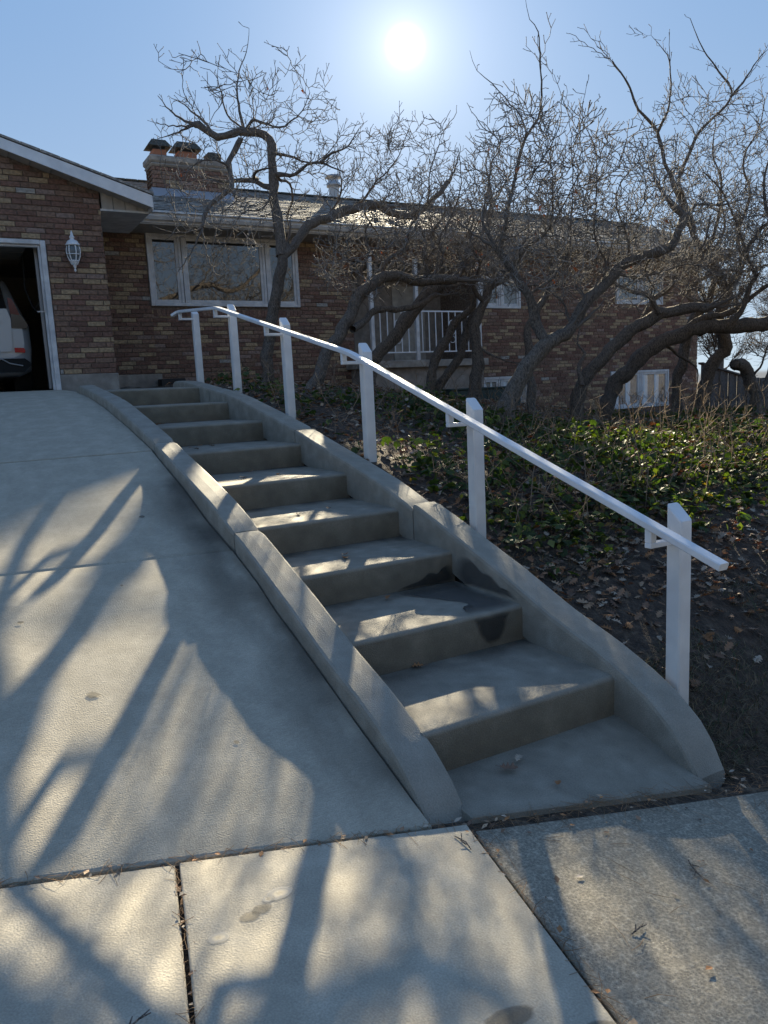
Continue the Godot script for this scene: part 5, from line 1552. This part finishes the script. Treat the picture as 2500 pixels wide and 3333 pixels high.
func fill(t: Dictionary, c: Vector3, half: Vector3, n: int) -> void:
	# goals spread through an ellipsoid; x along the view's right, y up, z away
	var rt := Vector3(0.8745, 0, 0.485)
	var fw := Vector3(0.485, 0, -0.8745)
	var knots := PackedVector3Array()
	for i in 12:
		var q := rvec()
		while q.length() > 1.0: q = rvec()
		knots.push_back(q * 0.9)
	for i in int(n * (0.52 if t.at.x < 3.5 else ((0.56 if t.at.x < 6.5 else 0.9) if c.y > 3.6 else 2.3))):
		var q := rvec()
		while q.length() > 1.0: q = rvec()
		if i % 5 < 3: q = knots[rng.randi() % 12] + rvec() * 0.28   # foliage-bearing wood comes in clumps
		var p := c + rt * q.x * half.x + Vector3.UP * q.y * half.y + fw * q.z * half.z
		if p.z < -11.5 and p.y < 4.3: p.z = -11.5 + rf(0, 1.2)
		t.goal.push_back(p)
func nearest(t: Dictionary, p: Vector3, reach: int) -> int:
	var c := Vector3i((p / CELL).floor())
	var best := -1
	var bd := 1e9
	for ring in reach + 1:
		for x in range(-ring, ring + 1):
			for y in range(-ring, ring + 1):
				for z in range(-ring, ring + 1):
					if maxi(absi(x), maxi(absi(y), absi(z))) != ring: continue
					var k := c + Vector3i(x, y, z)
					if not t.grid.has(k): continue
					for i in t.grid[k]:
						var q: Vector3 = t.pos[i]
						# prefer joints from which the goal lies ahead
						var d: float = p.distance_to(q) * (1.45 - 0.35 * (p - q).normalized().dot(t.dir[i]) - 0.18 * (p - q).normalized().y)
						if d < bd:
							bd = d
							best = i
		if best >= 0 and ring >= 1 and bd < ring * CELL: break
	return best
func shoot(mb: MB, from: Vector3, d0: Vector3, to: Vector3, r0: float, r1: float, at: Vector3, t: Dictionary) -> void:
	# a nearly straight twig in short zigzag lengths, with alternate side twigs that end in a cluster of buds
	var len := from.distance_to(to)
	var aim := (to - from) / len
	var k := clampi(int(len / 0.075) + 1, 2, 12)
	var bow := (d0 - aim * d0.dot(aim)) * len * 0.10 + Vector3(0, -0.05, 0) * len
	var zig := aim.cross(rvec()).normalized()
	var path := PackedVector3Array()
	var rad := PackedFloat32Array()
	for i in k + 1:
		var f := float(i) / k
		var p := from.lerp(to, f) + bow * 4.0 * f * (1.0 - f)
		if i > 0 and i < k: p += zig * minf(0.009, len * 0.05) * (1.0 if i % 2 == 0 else -1.0) + rvec() * 0.004
		path.push_back(p - at)
		rad.push_back(lerpf(r0, r1, sqrt(f)) * (1.0 if i == k else rf(0.92, 1.12)))
	mb.tube(path, rad, 5 if r0 > 0.009 else (4 if r0 > 0.005 else 3), 0.0, null, r0 > 0.009)
	var keep := mb.col
	var fat: float = t.fat
	var side := aim.cross(zig).normalized()
	for i in range(1, k + 1):
		add_node(t, path[i] + at, (path[i] - path[i - 1]).normalized(), rad[i])
		if rng.randf() < 0.52:
			var o := (zig if i % 2 == 0 else -zig) * rf(0.6, 1.1) + side * rf(-0.9, 0.9)
			var dirn := (o * 0.75 + aim * 0.7 + Vector3(0, 0.28, 0)).normalized()
			var sl := rf(0.035, 0.16) * (1.0 if i < k else 0.6)
			var g := rf(0.85, 1.25)
			mb.col = Color(keep.r * g * 1.1, keep.g * g * 1.08, keep.b * g * 1.05)
			var p0 := path[i]
			var p1 := p0 + dirn * sl * 0.55 + o * 0.006
			var p2 := p0 + dirn * sl
			mb.tube(PackedVector3Array([p0, p1, p2, p2 + dirn * 0.012]), PackedFloat32Array([0.0036 * fat, 0.003 * fat, 0.0026 * fat, 0.006]), 3, 0.0, null, false)
			if sl > 0.09:
				var d2 := (dirn - o * 0.8 + Vector3(0, 0.2, 0)).normalized()
				mb.tube(PackedVector3Array([p1, p1 + d2 * sl * 0.4, p1 + d2 * (sl * 0.4 + 0.01)]), PackedFloat32Array([0.003, 0.0025, 0.0055]), 3, 0.0, null, false)
	mb.col = keep
func finish(t: Dictionary) -> void:
	# a few of the goals become boughs; the rest hang on them
	var boughs: int = int(t.goal.size() * 0.18)
	for k in boughs:
		var p: Vector3 = t.goal[rng.randi() % t.goal.size()]
		var i := nearest(t, p, 3)
		if i < 0: continue
		var q: Vector3 = t.pos[i]
		var d := p.distance_to(q)
		if d < 0.18: continue
		if d > 1.1:
			p = q + (p - q) / d * 1.1
			d = 1.1
		var g := rf(0.75, 1.1)
		t.twig.col = Color(0.15 * g, 0.138 * g, 0.127 * g)
		shoot(t.twig, q, t.dir[i], p, minf(t.rad[i] * 0.75, 0.009 + 0.009 * d), 0.005, t.at, t)
	var mb: MB = t.twig
	var left: PackedVector3Array = t.goal
	var leaf := MB.new()
	for pass_ in 2:
		var later := PackedVector3Array()
		for p in left:
			var i := nearest(t, p, 2 if pass_ == 0 else 4)
			if i < 0:
				later.push_back(p)
				continue
			var q: Vector3 = t.pos[i]
			var d := p.distance_to(q)
			if d < 0.09: continue
			if d > 0.75:
				if pass_ == 0:
					later.push_back(p)
					continue
				p = q + (p - q).normalized() * 0.75
				d = 0.75
			var r0: float = minf(t.rad[i] * 0.8, 0.0048 + 0.012 * d)
			var g := rf(0.75, 1.25)
			var grey := rf(0.0, 1.0)
			mb.col = Color(lerpf(0.19, 0.25, grey) * g, lerpf(0.176, 0.242, grey) * g, lerpf(0.163, 0.235, grey) * g)
			shoot(mb, q, t.dir[i], p, r0 * t.fat, 0.0031 * t.fat, t.at, t)
			if rng.randf() < 0.012:
				for k in 2:
					var o := rvec().normalized() * 0.035
					leaf.col = Color(0.30, 0.13, 0.05) * rf(0.7, 1.3)
					leaf.tri(p - t.at, p - t.at + o + Vector3(0, -0.02, 0), p - t.at + o.cross(Vector3.UP) * 0.7 + Vector3(0, -0.05, 0), Vector3.UP)
		left = later
	build(t.trunk, "trunk", M.bark, t.root)
	if mb.v.size(): build(mb, "crown", M.twig, t.root)
	if leaf.v.size(): kind(build(leaf, "clinging_leaves", M.dry_leaf, t.root), "stuff")

# ---------------------------------------------------------------- bare trees far off behind the fence
func far_tree(label: String, v: float, u: float, h: float, sd: int) -> void:
	rng.seed = sd
	var at := P(v, land_y(v, u) - 0.3, u)
	var root := thing("distant_tree", label, "tree", at)
	var trunk := MB.new()
	var crown := MB.new()
	trunk.tube(PackedVector3Array([Vector3.ZERO, Vector3(0.1, h * 0.3, 0), Vector3(0, h * 0.6, 0.1)]), PackedFloat32Array([h * 0.03, h * 0.022, h * 0.008]), 7)
	crown.col = Color(0.12, 0.10, 0.085)
	for i in 34:
		var a := Vector3(0, h * rf(0.12, 0.6), 0)
		var d := (Vector3(rf(-1, 1), rf(0.6, 1.8), rf(-1, 1))).normalized()
		var e := a + d * h * rf(0.25, 0.5)
		crown.tube(PackedVector3Array([a, (a + e) / 2.0 + rvec() * 0.1 * h * 0.3, e]), PackedFloat32Array([0.035, 0.02, 0.008]), 3, 0.0, null, false)
		for k in 24:
			var s := a.lerp(e, rf(0.3, 1.0))
			var g := s + (d + rvec() * 0.9).normalized() * h * rf(0.06, 0.16)
			crown.tube(PackedVector3Array([s, (s + g) / 2.0 + rvec() * 0.08, g]), PackedFloat32Array([0.012, 0.009, 0.006]), 3, 0.0, null, false)
			for j in 3:
				var s2 := s.lerp(g, rf(0.2, 1.0))
				crown.tube(PackedVector3Array([s2, s2 + (d + rvec() * 1.2).normalized() * h * rf(0.03, 0.08)]), PackedFloat32Array([0.008, 0.005]), 3, 0.0, null, false)
	build(trunk, "trunk", M.bark, root)
	build(crown, "crown", M.twig, root)

# ---------------------------------------------------------------- ivy, leaves, grass
func ivy_mesh() -> ArrayMesh:
	var mb := MB.new()
	var o := [Vector3(0, 0, 0), Vector3(0.42, 0.02, 0.12), Vector3(0.5, -0.04, 0.55), Vector3(0.2, 0.05, 0.65), Vector3(0, -0.05, 1.05), Vector3(-0.2, 0.05, 0.65), Vector3(-0.5, -0.04, 0.55), Vector3(-0.42, 0.02, 0.12)]
	for i in range(1, 7): mb.tri(o[0], o[i], o[i + 1], Vector3.UP)
	return mb.mesh()
func small_leaf_mesh() -> ArrayMesh:
	var mb := MB.new()
	mb.tri(Vector3.ZERO, Vector3(0.28, 0.06, 0.45), Vector3(0, -0.02, 1), Vector3.UP)
	mb.tri(Vector3.ZERO, Vector3(0, -0.02, 1), Vector3(-0.28, 0.06, 0.45), Vector3.UP)
	return mb.mesh()
func oak_leaf_mesh(sd: int) -> ArrayMesh:
	var r := RandomNumberGenerator.new()
	r.seed = sd
	var mb := MB.new()
	var side := [[0.06, 0.02], [0.10, 0.14], [0.26, 0.24], [0.13, 0.36], [0.34, 0.50], [0.16, 0.60], [0.32, 0.76], [0.14, 0.84], [0.10, 0.97]]
	var curl := r.randf_range(0.2, 1.1)
	var bend := r.randf_range(-0.5, 0.7)
	var f := func(x: float, z: float) -> Vector3: return Vector3(x, x * x * curl * 2.2 + bend * (z - 0.5) * (z - 0.5) + 0.03 * sin(x * 30.0), z)
	for s in [-1.0, 1.0]:
		for i in side.size() - 1:
			var a: Vector3 = f.call(0.0, side[i][1])
			var b: Vector3 = f.call(side[i][0] * s, side[i][1])
			var d: Vector3 = f.call(side[i + 1][0] * s, side[i + 1][1])
			var e: Vector3 = f.call(0.0, side[i + 1][1])
			mb.tri(a, b, d, Vector3.UP)
			mb.tri(a, d, e, Vector3.UP)
	mb.tube(PackedVector3Array([Vector3(0, bend * 0.25, 0.02), Vector3(0.02, bend * 0.3, -0.25)]), PackedFloat32Array([0.014, 0.01]), 3)
	return mb.mesh()
func blade_mesh() -> ArrayMesh:
	var mb := MB.new()
	mb.quad(Vector3(-0.03, 0, 0), Vector3(0.03, 0, 0), Vector3(0.025, 0.5, 0.08), Vector3(-0.025, 0.5, 0.08), Vector3.BACK)
	mb.tri(Vector3(-0.025, 0.5, 0.08), Vector3(0.025, 0.5, 0.08), Vector3(0, 1, 0.35), Vector3.BACK)
	return mb.mesh()
func cover_amount(v: float, u: float) -> float:   # where the ivy grows: along the top of the bank, in patches
	var c := -0.02 + 1.9 * land_noise.get_noise_2d(v * 2.2 + 11.0, u * 2.2)
	c += smoothstep(19.0, 25.0, u) * 0.35
	if u > 30.0 and v > 24.0: c += 0.25
	c *= smoothstep(17.0 + maxf(0.0, v - 20.0) * 0.06, 21.5 + maxf(0.0, v - 20.0) * 0.06, u)
	if v < 18.0: c *= smoothstep(14.6, 17.0, v) * 0.9
	c = c * (1.0 - 0.6 * smoothstep(44.0, 70.0, v)) + 0.18 * smoothstep(22.0, 26.0, u) * (1.0 - smoothstep(22.0, 34.0, v)) * smoothstep(14.6, 15.6, v)
	return clampf(c, 0.0, 1.0) * (1.0 - smoothstep(46.0, 58.0, u))
func bank_point(u0: float, u1: float, v1: float) -> Vector2:
	# denser close by
	var u := lerpf(u0, u1, pow(rng.randf(), 1.25))
	return Vector2(lerpf(14.5, minf(v1, 22.0 + u * 1.5), rng.randf()), u)
func make_planting() -> void:
	rng.seed = 4242
	# ivy and periwinkle
	var xf := []
	var cols := []
	var xf2 := []
	var cols2 := []
	var stems := MB.new()
	for i in 12000:
		var q := bank_point(16.5, 54.0, 90.0)
		var c := cover_amount(q.x, q.y)
		if rng.randf() > c: continue
		var g := land_y(q.x, q.y) * S
		var high := rf(0.0, 1.0) * (0.07 + 0.22 * c * smoothstep(20.0, 30.0, q.y)) * (1.0 - 0.5 * smoothstep(24.0, 34.0, q.x))
		var base := P(q.x, 0, q.y)
		base.y = g
		for k in 3:
			var p := base + Vector3(rf(-0.09, 0.09), high * rf(0.3, 1.1) + 0.02, rf(-0.09, 0.09))
			var s := rf(0.036, 0.088)
			var bs := Basis(Vector3.UP, rf(0, TAU)) * Basis(Vector3.RIGHT, rf(-0.4, 1.4)) * Basis(Vector3.BACK, rf(-0.6, 0.6))
			var t := rf(0.7, 1.3)
			if rng.randf() < 0.66:
				xf.append(Transform3D(bs.scaled(Vector3(s, s, s)), p))
				cols.append(Color(0.06 * t, 0.088 * t, 0.038 * t) if rng.randf() < 0.8 else Color(0.12 * t, 0.15 * t, 0.035 * t))
			else:
				xf2.append(Transform3D(bs.scaled(Vector3(s, s, s) * 0.95), p + Vector3(0, 0.03, 0)))
				cols2.append(Color(0.16 * t, 0.175 * t, 0.062 * t) if rng.randf() < 0.85 else Color(0.20 * t, 0.12 * t, 0.05 * t))
		if i % 3 == 0:
			stems.col = Color(0.10, 0.075, 0.05) * rf(0.7, 1.5)
			var tip := base + Vector3(rf(-0.12, 0.12), high * 1.1 + rf(0.02, 0.1), rf(-0.12, 0.12))
			stems.tube(PackedVector3Array([base, (base + tip) / 2.0 + rvec() * 0.03, tip]), PackedFloat32Array([0.0032, 0.0028, 0.002]), 3, 0.0, null, false)
	kind(scatter("ivy", ivy_mesh(), M.ivy, xf, cols), "stuff", "glossy dark ivy covering the top of the bank")
	kind(scatter("ground_cover", small_leaf_mesh(), M.ivy, xf2, cols2), "stuff", "small bright green trailing leaves growing through the ivy")
	# bare wiry shoots standing out of the ivy
	for i in 900:
		var q := bank_point(20.0, 50.0, 85.0)
		if rng.randf() > 0.25 + cover_amount(q.x, q.y): continue
		var base := P(q.x, land_y(q.x, q.y), q.y)
		var hgt := rf(0.15, 0.55) * (1.0 if q.x > 24.0 else 0.8)
		var tip := base + Vector3(rf(-0.3, 0.3), hgt, rf(-0.25, 0.25))
		var midp := (base + tip) / 2.0 + Vector3(rf(-0.07, 0.07), 0.06, rf(-0.07, 0.07))
		var tone := rf(0.7, 1.6)
		stems.col = Color(0.18 * tone, 0.135 * tone, 0.095 * tone)
		stems.tube(PackedVector3Array([base, midp, tip]), PackedFloat32Array([0.004, 0.0032, 0.0022]), 3, 0.0, null, false)
		for k in 3:
			var a := midp.lerp(tip, rf(0.0, 0.9))
			stems.tube(PackedVector3Array([a, a + Vector3(rf(-0.1, 0.1), rf(0.0, 0.12), rf(-0.1, 0.1))]), PackedFloat32Array([0.0028, 0.0018]), 3, 0.0, null, false)
	kind(build(stems, "ivy_stems", M.twig), "stuff", "thin bare stems tangled through the ivy")
	# fallen oak leaves over the bank
	var lm: Array[ArrayMesh] = [oak_leaf_mesh(1), oak_leaf_mesh(2), oak_leaf_mesh(3)]
	var tone := [Color(0.25, 0.15, 0.09), Color(0.33, 0.235, 0.155), Color(0.17, 0.105, 0.07), Color(0.40, 0.335, 0.26), Color(0.32, 0.15, 0.06)]
	var lx := [[], [], []]
	var lc := [[], [], []]
	for i in 24000:
		var q := bank_point(12.5, 60.0, 92.0)
		var keep := 0.75
		if q.y < 21.0: keep = 0.05 + 0.8 * smoothstep(12.5, 18.0, q.y) * (1.0 - 0.4 * smoothstep(22.0, 30.0, q.x))
		if rng.randf() > keep: continue
		var p := P(q.x, land_y(q.x, q.y), q.y) + Vector3(0, rf(0.006, 0.03), 0)
		if q.y > 21.0 and rng.randf() < 0.35: p.y += rf(0.0, 0.16) * cover_amount(q.x, q.y)
		var s := rf(0.034, 0.074)
		var bs := Basis(Vector3.UP, rf(0, TAU)) * Basis(Vector3.RIGHT, rf(-0.5, 0.5)) * Basis(Vector3.BACK, rf(-0.6, 0.6))
		if rng.randf() < 0.3: bs = bs * Basis(Vector3.BACK, PI)
		var k := rng.randi() % 3
		lx[k].append(Transform3D(bs.scaled(Vector3(s, s, s)), p))
		lc[k].append(tone[rng.randi() % 5] * rf(0.55, 1.15))
	for k in 3: kind(scatter("leaf_litter", lm[k], M.dry_leaf, lx[k], lc[k]), "stuff", "brown dead oak leaves lying thickly on the bank")
	# thin dry grass at the foot of the bank
	xf = []
	cols = []
	for i in 42000:
		var u := lerpf(10.6, 21.5, pow(rng.randf(), 1.2))
		var v := lerpf(14.55, 44.0, pow(rng.randf(), 1.5))
		var bare := land_noise.get_noise_2d(v * 3.0 + 500.0, u * 3.0)
		if bare < -0.12 or rng.randf() > 1.1 - smoothstep(14.0, 21.5, u): continue
		if v > 19.0 and u > 15.5 and rng.randf() < 0.75: continue
		var p := P(v, land_y(v, u) - 0.02, u)
		var s := rf(0.03, 0.075)
		var bs := Basis(Vector3.UP, rf(0, TAU)) * Basis(Vector3.RIGHT, rf(0.4, 1.45))
		xf.append(Transform3D(bs.scaled(Vector3(s * 0.8, s, s)), p))
		var t := rf(0.6, 1.3)
		cols.append(Color(0.17 * t, 0.13 * t, 0.075 * t) if rng.randf() < 0.68 else Color(0.05 * t, 0.075 * t, 0.028 * t))
	kind(scatter("dry_grass", blade_mesh(), M.straw, xf, cols), "stuff", "thin matted dry grass on the lower bank")
	# needles and chips along the joints and at the foot of the bank
	var needle := MB.new()
	needle.tube(PackedVector3Array([Vector3(0, 0, -0.5), Vector3(0.06, 0.03, 0), Vector3(0, 0, 0.5)]), PackedFloat32Array([0.009, 0.011, 0.006]), 3, 0.0, null, false)
	xf = []
	cols = []
	var cx := []
	var cc := []
	for i in 1200:
		var p: Vector3
		var flat_ := true
		var r := rng.randf()
		if r < 0.42:
			var a := rf(-11.0, 9.5)
			p = sw(a, rf(-0.06, 0.12) + (0.14 if rng.randf() < 0.12 else 0.0), rf(-0.1, 0.02))
			if a > 3.0: p = sw(a, rf(-0.15, 0.35), rf(-0.02, 0.12))
		elif r < 0.52: p = sw(-4.68 + rf(-0.05, 0.05), rf(0.2, 7.0), rf(-0.1, 0.0))
		elif r < 0.60: p = sw(lerpf(0.72, 0.6, rng.randf()) + rf(-0.07, 0.10), rf(0.2, 7.5), rf(-0.08, 0.02))
		elif r < 0.86:
			var v := 14.3 + pow(rng.randf(), 1.4) * 9.0
			var u := front_u(v) + rf(-0.35, 0.9)
			p = P(v, land_y(v, maxf(u, 9.8)) + rf(0.05, 0.22), u)
			if u < front_u(v) - 0.1: p = P(v, walk_y(v, u) + rf(-0.04, 0.1), u)
		else:
			p = sw(rf(0.9, 13.0), rf(0.1, 3.5) * rng.randf() * 2.0, -0.11)
		if rng.randf() < 0.72:
			var s := rf(0.05, 0.13)
			xf.append(Transform3D((Basis(Vector3.UP, rf(0, TAU)) * Basis(Vector3.RIGHT, rf(-0.15, 0.15))).scaled(Vector3(0.07, 0.07, s)), p + Vector3(0, 0.006, 0)))
			var t := rf(0.6, 1.4)
			cols.append(Color(0.26 * t, 0.155 * t, 0.08 * t))
		else:
			var s := rf(0.012, 0.035)
			cx.append(Transform3D((Basis(Vector3.UP, rf(0, TAU)) * Basis(Vector3.RIGHT, rf(-0.4, 0.4))).scaled(Vector3(s, s, s)), p + Vector3(0, 0.008, 0)))
			cc.append(tone[rng.randi() % 5] * rf(0.6, 1.6))
	kind(scatter("pine_needles", needle.mesh(), M.straw, xf, cols), "stuff", "dry pine needles gathered along the sidewalk joints")
	kind(scatter("leaf_crumbs", small_leaf_mesh(), M.leaf, cx, cc), "stuff", "broken leaf crumbs gathered along the sidewalk joints")
	# single leaves and twigs one can point at
	var spots := [[9.4, 12.35, "small tan leaf lying at the foot of the lowest riser, left of its neighbour"], [9.9, 12.4, "upright little orange leaf at the foot of the lowest riser"], [10.3, 11.5, "pale leaf scrap near the front edge of the bottom landing"], [10.0, 16.2, "thin curled brown leaf on the lowest step's sunlit patch"], [10.55, 21.6, "larger brown curled leaf on the third step"], [10.2, 21.0, "pale chip of leaf beside the larger leaf on the third step"], [10.15, 24.4, "dark curled leaf on the fourth step's sunlit patch"], [11.6, 24.9, "small grey leaf at the middle of the fourth step"], [9.6, 28.9, "brown leaf left of centre on the fifth step"], [11.4, 29.2, "rust leaf right of centre on the fifth step"], [10.6, 30.6, "folded leaf against the riser on the fifth step"], [9.3, 34.0, "russet leaf in the pile at the back of the sixth step"], [9.7, 34.8, "broad leaf on top of the pile at the back of the sixth step"], [9.0, 33.2, "dark leaf at the left edge of the sixth step's pile"], [10.1, 34.6, "crumpled leaf at the right end of the sixth step's pile"], [9.2, 39.0, "brown leaf by the left curb on the seventh step"], [10.6, 19.2, "dark thin leaf on the second step's wet tread"]]
	for q in spots:
		var o := MeshInstance3D.new()
		o.mesh = lm[rng.randi() % 3]
		var m: StandardMaterial3D = M.leaf.duplicate()
		m.vertex_color_use_as_albedo = false
		m.albedo_color = (tone[rng.randi() % 5] * rf(0.8, 1.2)).linear_to_srgb()
		o.material_override = m
		put(o, "fallen_leaf")
		var y := 0.03
		for k in 9:
			if q[1] > NOSE[k]: y = RISE[k] + 0.02
		if y < 0.5: y = lerpf(walk_y(q[0], q[1]), 0.0, smoothstep(10.6, 13.0, q[1])) + 0.06
		o.position = P(q[0], y + 0.05, q[1])
		o.rotation = Vector3(rf(-0.2, 0.2), rf(0, TAU), rf(-0.3, 0.3))
		var s := rf(0.045, 0.075)
		o.scale = Vector3(s, s, s)
		tag(o, q[2], "leaf", "single fallen leaves on the stairs")
	var sticks := [[1.1, 9.0, 0.08, "thin dark twig lying on the left sidewalk slab"], [10.6, 8.3, 0.10, "long forked pine needle on the worn sidewalk"], [7.2, 10.6, 0.09, "pair of pine needles across the sidewalk slab's right corner"], [8.4, 7.6, 0.06, "small brown stick on the sidewalk slab's right half"]]
	for q in sticks:
		var mb := MB.new()
		var l: float = q[2]
		mb.tube(PackedVector3Array([Vector3(-l / 2, 0.003, 0), Vector3(-l * 0.1, 0.008, l * 0.06), Vector3(l / 2, 0.004, -l * 0.05)]), PackedFloat32Array([0.002, 0.0026, 0.0014]), 5)
		mb.tube(PackedVector3Array([Vector3(l * 0.1, 0.006, 0), Vector3(l * 0.4, 0.012, l * 0.18)]), PackedFloat32Array([0.0025, 0.0015]), 5)
		mb.tube(PackedVector3Array([Vector3(-l * 0.2, 0.006, 0), Vector3(0, 0.014, -l * 0.12)]), PackedFloat32Array([0.0025, 0.0015]), 5)
		var o := build(mb, "fallen_twig", M.bark)
		o.position = P(q[0], walk_y(q[0], q[1]) + (0.035 if q[0] < 7.4 else -0.09), q[1])
		o.rotation.y = rf(0, TAU)
		tag(o, q[3], "twig")

# ---------------------------------------------------------------- camera, sky, sun
const EXPOSURE := 3.4
const SUN_TO := Vector3(0.4915, 0.3775, -0.7852)
func make_sky() -> PanoramaSkyMaterial:
	var w := 2048
	var h := 1024
	var im := Image.create(w, h, false, Image.FORMAT_RGBF)
	var sun := SUN_TO.normalized()
	for y in h / 2 + 40:
		var el := PI / 2 - PI * (y + 0.5) / h
		var e := clampf(sin(el), 0.0, 1.0)
		for x in w:
			var az := TAU * (x + 0.5) / w
			var d := Vector3(sin(az) * cos(el), sin(el), -cos(az) * cos(el))
			var a := rad_to_deg(acos(clampf(d.dot(sun), -1.0, 1.0)))
			var k := pow(1.0 - e, 3.6)
			var c := Color(0.150, 0.335, 0.66).lerp(Color(0.60, 0.74, 0.86), clampf(k, 0.0, 1.0))
			c = c.lerp(Color(0.135, 0.222, 0.42), smoothstep(0.46, 0.95, e) * 0.9)
			var g := 9.0 * exp(-pow(a / 0.58, 2.0)) + 0.4 * exp(-a / 1.3) + 0.55 * exp(-a / 6.0) + 0.10 * exp(-a / 28.0)
			c += Color(1.0, 0.97, 0.90) * g
			im.set_pixel(x, y, Color(c.r / EXPOSURE, c.g / EXPOSURE, c.b / EXPOSURE))
	for y in range(h / 2 + 40, h):
		for x in w: im.set_pixel(x, y, Color(0.10, 0.10, 0.10))
	var p := PanoramaSkyMaterial.new()
	p.panorama = ImageTexture.create_from_image(im)
	return p
